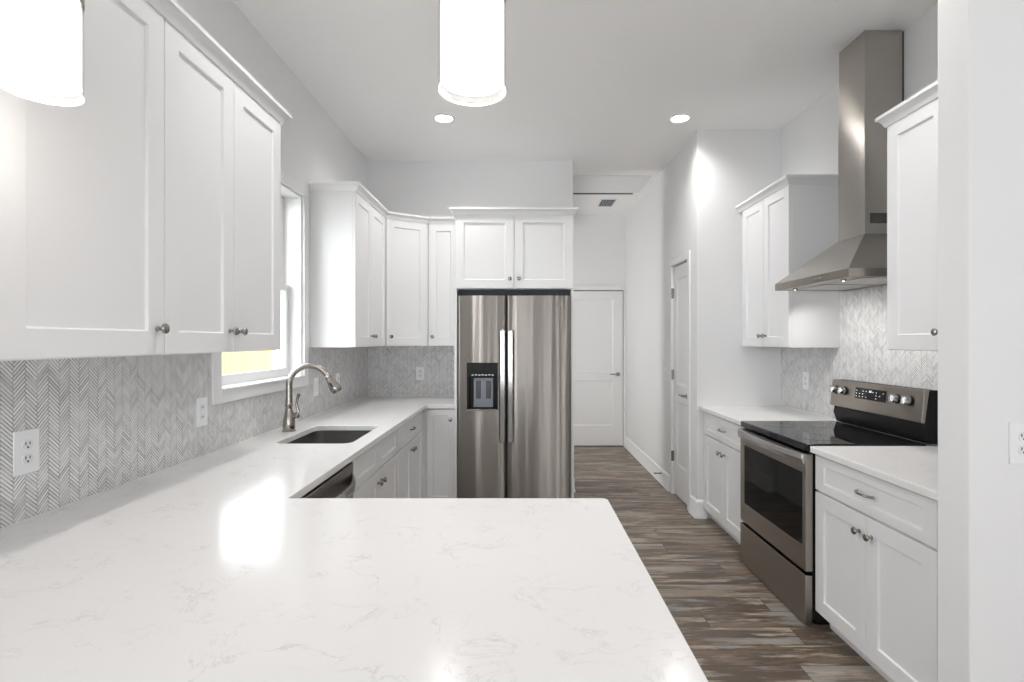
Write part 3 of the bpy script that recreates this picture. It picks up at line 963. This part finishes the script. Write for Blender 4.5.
# ------------------------------------------------------------------ sink
sk = thing('kitchen_sink', ((SX0 + SX1) / 2, (SY0 + SY1) / 2, 0.62), 'stainless undermount sink set in the left countertop', 'sink')
def ring(grow, z, r):
    p = rounded([(SX0 - grow, SY0 - grow), (SX0 - grow, SY1 + grow), (SX1 + grow, SY1 + grow), (SX1 + grow, SY0 - grow)], [r] * 4)
    return [Vector((q[0], q[1], z)) for q in p]
levels = [(0.025, ZC - CT - 0.0005, 0.06), (0.004, ZC - CT - 0.0005, 0.05), (0.002, 0.70, 0.045), (-0.002, 0.66, 0.045), (-0.012, 0.643, 0.04), (-0.03, 0.638, 0.03)]
rings = [ring(*l) for l in levels]
n = len(rings[0])
vs = [p for r in rings for p in r]
fs = [(k * n + i, k * n + (i + 1) % n, (k + 1) * n + (i + 1) % n, (k + 1) * n + i) for k in range(len(rings) - 1) for i in range(n)]
mb = MB().add(vs, fs, True)
mb.add(rings[-1], [tuple(range(n))], True)
sb = mb.build('basin', M['sink_plain'], sk)
md = sb.modifiers.new('thick', 'SOLIDIFY'); md.thickness = 0.0015; md.offset = -1
MB().lathe(((SX0 + SX1) / 2, (SY0 + SY1) / 2, 0.6385), (0, 0, 1), [(0.045, 0), (0.043, 0.003), (0.034, 0.002), (0.03, 0.0012), (0.0, 0.001)], 24, cap=False).build('drain', M['chrome'], sk)

# ------------------------------------------------------------------ faucet
fx, fyy = -1.28, 2.965
fc = thing('faucet', (fx, fyy, ZC), 'brushed nickel pull-down gooseneck faucet behind the sink', 'faucet')
MB().lathe((fx, fyy, ZC + 0.0005), (0, 0, 1), [(0.036, 0), (0.036, 0.006), (0.031, 0.010), (0.033, 0.03), (0.031, 0.06), (0.025, 0.09), (0.019, 0.118), (0.0185, 0.135), (0.021, 0.139),
            (0.021, 0.149), (0.017, 0.153), (0.0, 0.154)], 28, cap=False).build('base', M['nickel'], fc)
pts = []
R = 0.110
zt = ZC + 0.363 - R
Dd = Vector((0.97, 0.10, 0)).normalized()
for i in range(5):
    pts.append(Vector((fx, fyy, ZC + 0.14 + (zt - ZC - 0.14) * i / 4)))
for i in range(1, 17):
    a = PI * i / 16 * 0.85
    pts.append(Vector((fx, fyy, zt)) + Dd * (R - R * math.cos(a)) + Vector((0, 0, R * math.sin(a))))
MB().tube(pts, [0.018 - 0.0025 * i / 20 for i in range(21)], 16).build('spout', M['nickel'], fc)
tip = pts[-1]; dv = (pts[-1] - pts[-2]).normalized()
hd = MB().lathe(tip, dv, [(0.016, -0.004), (0.020, 0.0), (0.020, 0.009), (0.017, 0.013), (0.020, 0.025), (0.029, 0.062), (0.031, 0.085), (0.027, 0.098), (0.022, 0.103), (0.0, 0.103)], 24, cap=False).build('spray_head', M['nickel'], fc)
MB().obox(tip + dv * 0.055 + Vector((0, -0.0275, 0)), (1, 0, 0), dv, (0, -1, 0), -0.006, 0.006, -0.014, 0.014, -0.002, 0.003).build('spray_button', M['rubber'], hd)
hp = Vector((fx, fyy, ZC + 0.075))
sd = Vector((0.95, -0.05, 0.3)).normalized()
MB().lathe(hp, sd, [(0.016, 0.015), (0.016, 0.04), (0.018, 0.045), (0.018, 0.052), (0.012, 0.058), (0.0, 0.06)], 18, cap=False).tube(
    [hp + sd * 0.05, hp + sd * 0.056 + Vector((0.0, 0, 0.02)), hp + sd * 0.045 + Vector((0.0, 0, 0.06)), hp + sd * 0.052 + Vector((0, 0, 0.095)), hp + sd * 0.06 + Vector((0.0, 0, 0.115))],
    [0.009, 0.0085, 0.0065, 0.008, 0.0105], 12).build('lever', M['nickel'], fc)

# ------------------------------------------------------------------ dishwasher
dwt = thing('dishwasher', (LX, 2.135, 0), 'dark stainless dishwasher beside the peninsula', 'dishwasher')
dy0, dy1 = 1.832, 2.438
MB().box(WL + 0.05, LX - 0.03, dy0, dy1, 0.1, 0.82).build('tub_housing', M['dark_plastic'], dwt)
MB().box(LX - 0.0295, LX + 0.006, dy0, dy1, 0.1, 0.812).build('door', M['dw'], dwt, 0.006, 3)
MB().box(LX - 0.03, LX - 0.008, dy0, dy1, 0.8125, 0.828).build('control_strip', M['black'], dwt)
MB().box(LX - 0.10, LX - 0.07, dy0, dy1, 0, 0.1).build('toe_kick', M['black'], dwt)
pts, rad = [], []
for i in range(21):
    q = -1 + 2 * i / 20
    pts.append((LX + 0.002 + 0.062 * (1 - abs(q) ** 2.6), 2.135 + 0.285 * q, 0.745)); rad.append(0.013)
hb = MB()
vs, fs = [], []
for k, p in enumerate(pts):
    for (dx, dz) in ((-0.006, -0.022), (0.006, -0.022), (0.008, 0.0), (0.006, 0.022), (-0.006, 0.022)):
        vs.append((p[0] + dx, p[1], p[2] + dz))
for k in range(20):
    for i in range(5):
        fs.append((k * 5 + i, k * 5 + (i + 1) % 5, (k + 1) * 5 + (i + 1) % 5, (k + 1) * 5 + i))
hb.add(vs, fs); hb.add(vs[:5], [(0, 1, 2, 3, 4)]); hb.add(vs[-5:], [(4, 3, 2, 1, 0)])
hb.build('handle', M['fridge_handle'], dwt, 0.002)

# ------------------------------------------------------------------ refrigerator
rf = thing('refrigerator', (-0.041, 4.5, 0), 'stainless side-by-side refrigerator with water dispenser', 'refrigerator')
RX0, RX1, RY = -0.488, 0.397, 4.150
MB().box(RX0 + 0.004, RX1 - 0.004, RY + 0.075, YB - 0.04, 0.03, 1.705).build('case', M['dark_plastic'], rf, 0.004)
def fridge_door(x0, x1, name, hole=None):
    z0, z1 = 0.06, 1.718
    bow = 0.014
    cx, hw = (x0 + x1) / 2, (x1 - x0) / 2
    def yf(x):
        q = abs((x - cx) / hw)
        rr = 0.018
        e = hw - abs(x - cx)
        y = RY + bow * q * q
        if e < rr:
            y += rr - math.sqrt(max(0, rr * rr - (rr - e) ** 2))
        return y
    xs = [x0, x0 + 0.001, x0 + 0.003, x0 + 0.006, x0 + 0.011, x0 + 0.018] + [x0 + 0.018 + (x1 - x0 - 0.036) * i / 16 for i in range(1, 16)] + [x1 - 0.018, x1 - 0.011, x1 - 0.006, x1 - 0.003, x1 - 0.001, x1]
    if hole:
        xs = sorted(set([x for x in xs if not any(abs(x - h) < 0.004 for h in hole[:2])] + list(hole[:2])))
    zs = [z0, z1] if not hole else [z0, hole[2], hole[3], z1]
    vs, fs = [], []
    for z in zs:
        for x in xs: vs.append((x, yf(x), z))
    nx = len(xs)
    for k in range(len(zs) - 1):
        for i in range(nx - 1):
            if hole and k == 1 and hole[0] - 1e-6 <= xs[i] and xs[i + 1] <= hole[1] + 1e-6: continue
            fs.append((k * nx + i, k * nx + i + 1, (k + 1) * nx + i + 1, (k + 1) * nx + i))
    mb = MB().add(vs, fs, True)
    yb = RY + 0.072
    mb.add([(x0, yf(x0), z0), (x0, yf(x0), z1), (x0, yb, z1), (x0, yb, z0)], [(0, 1, 2, 3)])
    mb.add([(x1, yf(x1), z0), (x1, yf(x1), z1), (x1, yb, z1), (x1, yb, z0)], [(3, 2, 1, 0)])
    for z in (z0, z1):
        mb.add([(x, yf(x), z) for x in xs] + [(x1, yb, z), (x0, yb, z)], [tuple(range(nx + 2))])
    mb.add([(x0, yb, z0), (x1, yb, z0), (x1, yb, z1), (x0, yb, z1)], [(0, 1, 2, 3)])
    if hole:
        hx0, hx1, hz0, hz1 = hole
        hy = RY + 0.068
        for (a, b) in (((hx0, hz0), (hx1, hz0)), ((hx1, hz0), (hx1, hz1)), ((hx1, hz1), (hx0, hz1)), ((hx0, hz1), (hx0, hz0))):
            mb.add([(a[0], yf(a[0]), a[1]), (b[0], yf(b[0]), b[1]), (b[0], hy, b[1]), (a[0], hy, a[1])], [(0, 1, 2, 3)])
    return mb.build(name, M['fridge'], rf)
HX0, HX1, HZ0, HZ1 = -0.413, -0.171, 0.835, 1.197
ld_ = fridge_door(RX0, -0.1105, 'freezer_door', (HX0, HX1, HZ0, HZ1))
rd_ = fridge_door(-0.1035, RX1, 'fridge_door')
MB().box(-0.1100, -0.1040, RY + 0.03, RY + 0.07, 0.06, 1.715).build('door_gasket', M['gasket'], rf)
MB().box(RX0 + 0.02, RX1 - 0.02, RY + 0.02, RY + 0.07, 0.01, 0.055).build('toe_grille', M['dark_plastic'], rf)
# dispenser
dp = MB()
dp.box(HX0 + 0.001, HX1 - 0.001, RY + 0.003, RY + 0.058, 1.085, HZ1 - 0.001)          # control panel block
dp.box(HX0 + 0.001, HX1 - 0.001, RY + 0.058, RY + 0.066, HZ0 + 0.001, HZ1 - 0.001)
dp.box(HX0 + 0.001, HX0 + 0.016, RY + 0.004, RY + 0.058, HZ0 + 0.001, 1.085)
dp.box(HX1 - 0.016, HX1 - 0.001, RY + 0.004, RY + 0.058, HZ0 + 0.001, 1.085)
dpo = dp.build('dispenser', M['disp_black'], ld_, 0.001)
dpo['label'] = 'black water and ice dispenser'
MB().box(-0.363, -0.212, RY + 0.045, RY + 0.0575, HZ0 + 0.012, 1.075).build('paddle_plate', M['grey_plastic'], dpo)
for x in (-0.344, -0.266):
    MB().box(x, x + 0.036, RY + 0.036, RY + 0.0448, 0.915, 1.052).build('paddle', M['dark_plastic'], dpo, 0.003)
mb = MB()
for i in range(7):
    mb.box(-0.375 + i * 0.026, -0.361 + i * 0.026, RY + 0.0015, RY + 0.003, 1.098 + 0.002 * (i % 2), 1.103 + 0.002 * (i % 2))
mb.build('panel_icons', M['display'], dpo)
MB().box(HX0 - 0.003, HX1 + 0.003, RY - 0.006, RY + 0.05, HZ0 - 0.012, HZ0 + 0.0).build('drip_ledge', M['fridge_handle'], dpo, 0.003)
for x, par in ((-0.153, ld_), (-0.0925, rd_)):
    hm = MB().box(x, x + 0.037, RY - 0.052, RY - 0.036, 0.585, 1.447)
    hm.box(x + 0.006, x + 0.031, RY - 0.036, RY + 0.012, 0.60, 0.635).box(x + 0.006, x + 0.031, RY - 0.036, RY + 0.012, 1.397, 1.432)
    hm.build('handle', M['fridge_handle'], par, 0.004, 3)

bp = []
for i in range(9):
    q = i / 8
    bp.append((0.268 + 0.055 * q, RY - 0.0005 + 0.014 * ((0.268 + 0.055 * q - 0.154) / 0.258) ** 2, 1.648 + 0.006 * (2 * q - 1) ** 2))
MB().tube(bp, [0.001 + 0.0022 * math.sin(PI * i / 8) for i in range(9)], 8).build('badge', M['chrome'], rd_)['label'] = 'small bright script badge'

# ------------------------------------------------------------------ range
rg = thing('range', (1.7, 2.935, 0), 'freestanding stainless electric range with black glass cooktop', 'stove')
gy0, gy1 = 2.557, 3.314
MB().box(1.40, 1.99, gy0, gy1, 0.03, 0.835).build('body', M['black'], rg, 0.002)
MB().box(1.42, 1.96, gy0 + 0.02, gy1 - 0.02, 0.0, 0.03).build('plinth', M['black'], rg)
# cooktop
ct = MB().box(1.366, 1.945, gy0, gy1, 0.836, 0.872).build('cooktop', M['glass_black'], rg, 0.006, 3)
for (bx, by, br) in ((1.52, 2.74, 0.10), (1.52, 3.13, 0.085), (1.77, 2.74, 0.075), (1.77, 3.13, 0.10)):
    MB().lathe((bx, by, 0.8721), (0, 0, 1), [(br, 0), (br, 0.0003), (br - 0.003, 0.0003), (br - 0.003, 0)], 40, cap=False).build('burner_ring', mat('burner_print', (0.018, 0.018, 0.019), 0.12), ct)
# storage drawer
MB().box(1.364, 1.399, gy0, gy1, 0.006, 0.243).build('storage_drawer', M['steel_y'], rg, 0.003)
# oven door: steel frame with recessed glass
od = panel_slab(MB(), (1.399, gy1, 0.262), (0, -1, 0), (-1, 0, 0), gy1 - gy0, 0.562, 0.034,
                [(0.058, gy1 - gy0 - 0.030, 0.115, 0.470)], 0.004, 0.002).build('oven_door', M['steel_y'], rg, 0.002)
MB().box(1.3655, 1.3685, gy0 + 0.032, gy1 - 0.060, 0.379, 0.730).build('oven_window', M['oven_glass'], od)
vs, fs = [], []
for k in range(21):
    q = -1 + 2 * k / 20
    y = (gy0 + gy1) / 2 + (gy1 - gy0) / 2 * 0.995 * q
    bx = 1.350 - 0.022 * (1 - q * q)
    for dx, dz in ((0.014, -0.024), (0.0, -0.024), (-0.004, 0.0), (0.0, 0.026), (0.014, 0.026)):
        vs.append((bx + dx, y, 0.798 + dz))
for k in range(20):
    for i in range(5):
        fs.append((k * 5 + i, k * 5 + (i + 1) % 5, (k + 1) * 5 + (i + 1) % 5, (k + 1) * 5 + i))
hb = MB().add(vs, fs); hb.add(vs[:5], [(0, 1, 2, 3, 4)]); hb.add(vs[-5:], [(4, 3, 2, 1, 0)])
hb.box(1.355, 1.366, gy0 + 0.003, gy0 + 0.045, 0.776, 0.822).box(1.355, 1.366, gy1 - 0.045, gy1 - 0.003, 0.776, 0.822)
hb.build('handle', M['fridge_handle'], od, 0.003)
# backguard
bg = MB().prism([(1.955, gy0 + 0.006, 0.872), (2.008, gy0 + 0.006, 0.872), (2.008, gy0 + 0.006, 1.128), (1.962, gy0 + 0.006, 1.128), (1.947, gy0 + 0.006, 0.985), (1.935, gy0 + 0.006, 0.93)],
               (0, gy1 - gy0 - 0.012, 0)).build('backguard', M['black'], rg, 0.004)
pa, pb = Vector((1.919, 0, 0.972)), Vector((1.936, 0, 1.130))
Vp = (pb - pa).normalized(); Np = Vector((-Vp.z, 0, Vp.x))
def P(y, v, nn=0.0):
    return Vector((pa.x, y, pa.z)) + Vp * v + Np * nn
hgt = (pb - pa).length
cp = MB().prism([P(gy0, 0), P(gy0, 0) - Np * 0.018, P(gy0, hgt) - Np * 0.022, P(gy0, hgt)], (0, gy1 - gy0, 0)).build('control_panel', M['steel_y'], rg, 0.003)
for y in (3.258, 3.176, 2.735, 2.648):
    kb = MB().lathe(P(y, 0.098), Np, [(0.025, 0.0002), (0.025, 0.006), (0.022, 0.008), (0.0215, 0.010)], 24).build('knob_base', M['black'], cp)
    MB().lathe(P(y, 0.098), Np, [(0.0215, 0.0102), (0.0205, 0.030), (0.018, 0.034), (0.0, 0.0345)], 24, cap=False).obox(
        P(y, 0.098), Vector((0, 1, 0)), Vp, Np, -0.005, 0.005, -0.0195, 0.0195, 0.034, 0.042).build('knob', M['chrome'], cp)
dsp = MB().obox(P(2.948, 0.098), Vector((0, 1, 0)), Vp, Np, -0.128, 0.128, -0.031, 0.031, 0.0002, 0.002).build('display', M['glass_black'], cp)
mk = MB()
random.seed(4)
for r in range(3):
    for q in range(9):
        if random.random() < 0.25: continue
        yy = -0.112 + q * 0.028
        mk.obox(P(2.948, 0.098), Vector((0, 1, 0)), Vp, Np, yy, yy + 0.008, -0.020 + r * 0.016, -0.0165 + r * 0.016, 0.0021, 0.0026)
mk.obox(P(2.948, 0.098), Vector((0, 1, 0)), Vp, Np, -0.012, -0.004, 0.010, 0.022, 0.0021, 0.0028).obox(P(2.948, 0.098), Vector((0, 1, 0)), Vp, Np, 0.000, 0.008, 0.010, 0.022, 0.0021, 0.0028)
mk.build('display_marks', M['display'], dsp)

# ------------------------------------------------------------------ range hood
hx, hy0, hy1 = 1.565, 2.548, 3.285
hz0, hz1 = 1.674, 1.713
hd = thing('range_hood', (WR, 2.92, 1.674), 'stainless chimney range hood on the right wall', 'range hood')
cx0, cy0, cy1, cz0 = 1.805, 2.803, 3.035, 1.926
mb = MB()
XW = WR - 0.0085
# lip: open-bottomed frame
mb.box(hx, hx + 0.012, hy0, hy1, hz0, hz1).box(XW - 0.012, XW, hy0, hy1, hz0, hz1)
mb.box(hx + 0.012, XW - 0.012, hy0, hy0 + 0.012, hz0, hz1).box(hx + 0.012, XW - 0.012, hy1 - 0.012, hy1, hz0, hz1)
mb.build('canopy_rim', M['steel_y'], hd, 0.001)
A = [(hx, hy0, hz1), (XW, hy0, hz1), (XW, hy1, hz1), (hx, hy1, hz1)]
B = [(cx0 - 0.004, cy0 - 0.004, cz0), (XW, cy0 - 0.004, cz0), (XW, cy1 + 0.004, cz0), (cx0 - 0.004, cy1 + 0.004, cz0)]
MB().add(A + B, [(0, 1, 5, 4), (1, 2, 6, 5), (2, 3, 7, 6), (3, 0, 4, 7), (4, 5, 6, 7), (3, 2, 1, 0)]).build('canopy', M['hood'], hd, 0.001)
MB().box(cx0, WR - 0.012, cy0, cy1, cz0 + 0.0005, 2.596).build('chimney_lower', M['hood'], hd, 0.001)
MB().box(cx0 + 0.003, WR - 0.014, cy0 + 0.003, cy1 - 0.003, 2.5965, ZCL - 0.001).build('chimney_upper', M['hood'], hd, 0.001)
MB().box(WR - 0.0118, WR - 0.0005, cy0 + 0.012, cy1 - 0.012, cz0, ZCL - 0.001).build('chimney_shaded_sleeve', M['dark_gap'], hd)  # recessed inner sleeve, the gap's shade put into its near-black colour
for face_y in (cy0 - 0.0006, cy1 + 0.0001):
    mb = MB()
    for i in range(14):
        mb.box(1.836 + i * 0.0105, 1.8425 + i * 0.0105, face_y, face_y + 0.0005, 1.982, 2.036)
    mb.build('vent_slots', M['slot'], hd)
mb = MB()
for i in range(4):
    mb.lathe((hx - 0.0002, 2.845 - i * 0.021, 1.693), (-1, 0, 0), [(0.0065, 0), (0.0065, 0.003), (0.0, 0.0032)], 14, cap=False)
mb.build('button', M['chrome'], hd)
pl = MB().box(hx + 0.012, XW - 0.012, hy0 + 0.012, hy1 - 0.012, 1.676, 1.690).build('underside_panel', M['steel_plain'], hd)
for y in (2.60, 2.925):
    MB().box(hx + 0.10, XW - 0.06, y + 0.01, y + 0.295, 1.672, 1.6758).build('grease_filter', M['steel_plain'], hd, 0.002)
for y in (2.68, 3.15):
    MB().lathe((hx + 0.055, y, 1.6759), (0, 0, -1), [(0.012, 0), (0.012, 0.010), (0.009, 0.012), (0.009, 0.0105), (0.0, 0.0105)], 20, cap=False).build('lamp_housing', M['nickel'], hd)
    MB().lathe((hx + 0.055, y, 1.6655), (0, 0, -1), [(0.0, 0), (0.005, 0), (0.005, 0.001), (0.0, 0.001)], 12, cap=False).build('lamp_lens', M['hood_lamp'], hd)
    lamp('SPOT', 'hood_light', (hx + 0.09, y, 1.665), (0, -0.5, 0), 8, (1, 0.97, 0.93), 0.03, parent=hd, spot_size=2.5, spot_blend=1.0)

# ------------------------------------------------------------------ ceiling fittings
def downlight(x, y, label, e=42):
    t = thing('recessed_light', (x, y, ZCL), label, 'recessed ceiling light')
    MB().lathe((x, y, ZCL - 0.0005), (0, 0, -1), [(0.078, 0), (0.077, 0.004), (0.066, 0.006), (0.062, 0.003), (0.060, 0.0)], 32, cap=False).build('trim_ring', M['trim'], t)
    MB().lathe((x, y, ZCL - 0.0015), (0, 0, -1), [(0.0, 0.002), (0.061, 0.002), (0.061, 0.0), (0.0, 0.0)], 32, cap=False).build('lens', M['downlight'], t)
    lamp('SPOT', 'downlight_beam', (x, y, ZCL - 0.02), (0, 0, 0), e, (1, 0.985, 0.965), 0.05, parent=t, spot_size=2.6, spot_blend=1.0)
downlight(-0.557, 3.92, 'small round recessed light above the sink end, left one in view')
downlight(1.172, 3.92, 'small round recessed light by the pantry corner, right one in view')
downlight(-0.557, 2.05, 'recessed ceiling light above the dishwasher')
downlight(1.172, 2.05, 'recessed ceiling light above the right foreground cabinet')
downlight(1.172, -1.2, 'recessed ceiling light in the living area, kitchen side', 12)
downlight(3.2, -1.2, 'recessed ceiling light in the living area, far side', 12)

def pendant(x, y, label):
    r, zb, zt_ = 0.0625, H + 0.467, H + 0.645
    t = thing('pendant_lamp', (x, y, ZCL), label, 'pendant lamp', None)
    sh = MB().lathe((x, y, zb), (0, 0, 1), [(r, 0), (r, zt_ - zb), (r - 0.0025, zt_ - zb), (r - 0.0025, 0), (r, 0)], 48, cap=False).build('glass_shade', M['shade_glass'], t)
    sh['label'] = 'clear outer glass cylinder'
    MB().lathe((x, y, zb - 0.001), (0, 0, 1), [(r + 0.0006, 0), (r + 0.0006, 0.003), (r - 0.003, 0.003), (r - 0.003, 0), (r + 0.0006, 0)], 48, cap=False).build('shade_rim', M['frosted'], sh)
    ri = r * 0.955
    f = MB().lathe((x, y, zb + 0.017), (0, 0, 1), [(ri, 0), (ri, zt_ - zb - 0.022), (ri - 0.002, zt_ - zb - 0.022), (ri - 0.002, 0), (ri, 0)], 40, cap=False).build('frosted_diffuser', M['frosted'], t)
    f['label'] = 'glowing frosted inner cylinder'
    MB().lathe((x, y, zb + 0.05), (0, 0, 1), [(0.0, 0), (0.014, 0.003), (0.024, 0.014), (0.028, 0.03), (0.024, 0.048), (0.014, 0.065), (0.012, 0.085)], 20, cap=False).build('bulb', M['bulb'], t)
    MB().lathe((x, y, zt_), (0, 0, 1), [(0.0, 0.0002), (r + 0.001, 0.0002), (r + 0.001, 0.012), (r - 0.006, 0.016), (0.02, 0.018), (0.016, 0.05), (0.008, 0.055), (0.0, 0.055)], 40, cap=False).build('metal_cap', M['nickel'], t)
    MB().tube([(x, y, zt_ + 0.05), (x, y, ZCL - 0.02)], 0.005, 10).build('rod', M['nickel'], t)
    MB().lathe((x, y, ZCL - 0.0005), (0, 0, -1), [(0.0, 0), (0.06, 0), (0.06, 0.012), (0.05, 0.022), (0.0, 0.024)], 32, cap=False).build('ceiling_canopy', M['nickel'], t)
    lamp('POINT', 'pendant_glow', (x, y, zb - 0.02), (0, 0, 0), 0.9, (1, 0.93, 0.84), 0.04, parent=t)
pendant(-0.089, 1.0, 'lit glass cylinder pendant hanging at top centre')
pendant(-0.895, 1.0, 'lit glass cylinder pendant at top left by the cabinets')

vt = thing('ceiling_vent', (1.02, 6.3, ZCL), 'small dark louvred air vent in the hallway ceiling', 'air vent')
MB().box(0.925, 1.12, 6.13, 6.46, ZCL - 0.008, ZCL - 0.0005).build('vent_frame', M['trim'], vt, 0.002)
mb = MB(); 
mb.box(0.945, 1.10, 6.155, 6.435, ZCL - 0.0095, ZCL - 0.0082)
bk = mb.build('dark_opening', M['dark_gap'], vt)
for i in range(5):
    x = 0.962 + i * 0.029
    MB().add([(x, 6.155, ZCL - 0.0096), (x + 0.010, 6.155, ZCL - 0.018), (x + 0.012, 6.155, ZCL - 0.018), (x + 0.002, 6.155, ZCL - 0.0096),
              (x, 6.435, ZCL - 0.0096), (x + 0.010, 6.435, ZCL - 0.018), (x + 0.012, 6.435, ZCL - 0.018), (x + 0.002, 6.435, ZCL - 0.0096)],
             [(0, 1, 2, 3), (4, 5, 6, 7), (0, 1, 5, 4), (1, 2, 6, 5), (2, 3, 7, 6), (3, 0, 4, 7)]).build('louver', M['grey_plastic'], vt)
ah = thing('attic_hatch', (0.9, 5.55, ZCL), 'white attic hatch panel slightly sagging in the hallway ceiling', 'attic hatch')
mb = MB().box(0.50, 1.30, 5.27, 5.33, ZCL - 0.014, ZCL - 0.0005).box(0.50, 1.30, 5.79, 5.85, ZCL - 0.014, ZCL - 0.0005)
mb.box(0.50, 0.56, 5.33, 5.79, ZCL - 0.014, ZCL - 0.0005).box(1.24, 1.30, 5.33, 5.79, ZCL - 0.014, ZCL - 0.0005)
mb.build('hatch_frame', M['trim'], ah, 0.002)
MB().add([(0.563, 5.333, ZCL - 0.010), (1.237, 5.333, ZCL - 0.010), (1.237, 5.787, ZCL - 0.030), (0.563, 5.787, ZCL - 0.030),
          (0.563, 5.333, ZCL - 0.001), (1.237, 5.333, ZCL - 0.001), (1.237, 5.787, ZCL - 0.018), (0.563, 5.787, ZCL - 0.018)],
         [(0, 1, 2, 3), (7, 6, 5, 4), (0, 4, 5, 1), (1, 5, 6, 2), (2, 6, 7, 3), (3, 7, 4, 0)]).build('hatch_panel', M['cab'], ah)
MB().box(0.50, 1.24, 5.852, 5.905, ZCL - 0.0146, ZCL - 0.0005).build('shadow_gap_strip', M['dark_gap'], ah)  # dark strip laid on the ceiling to paint the shadow line behind the hatch
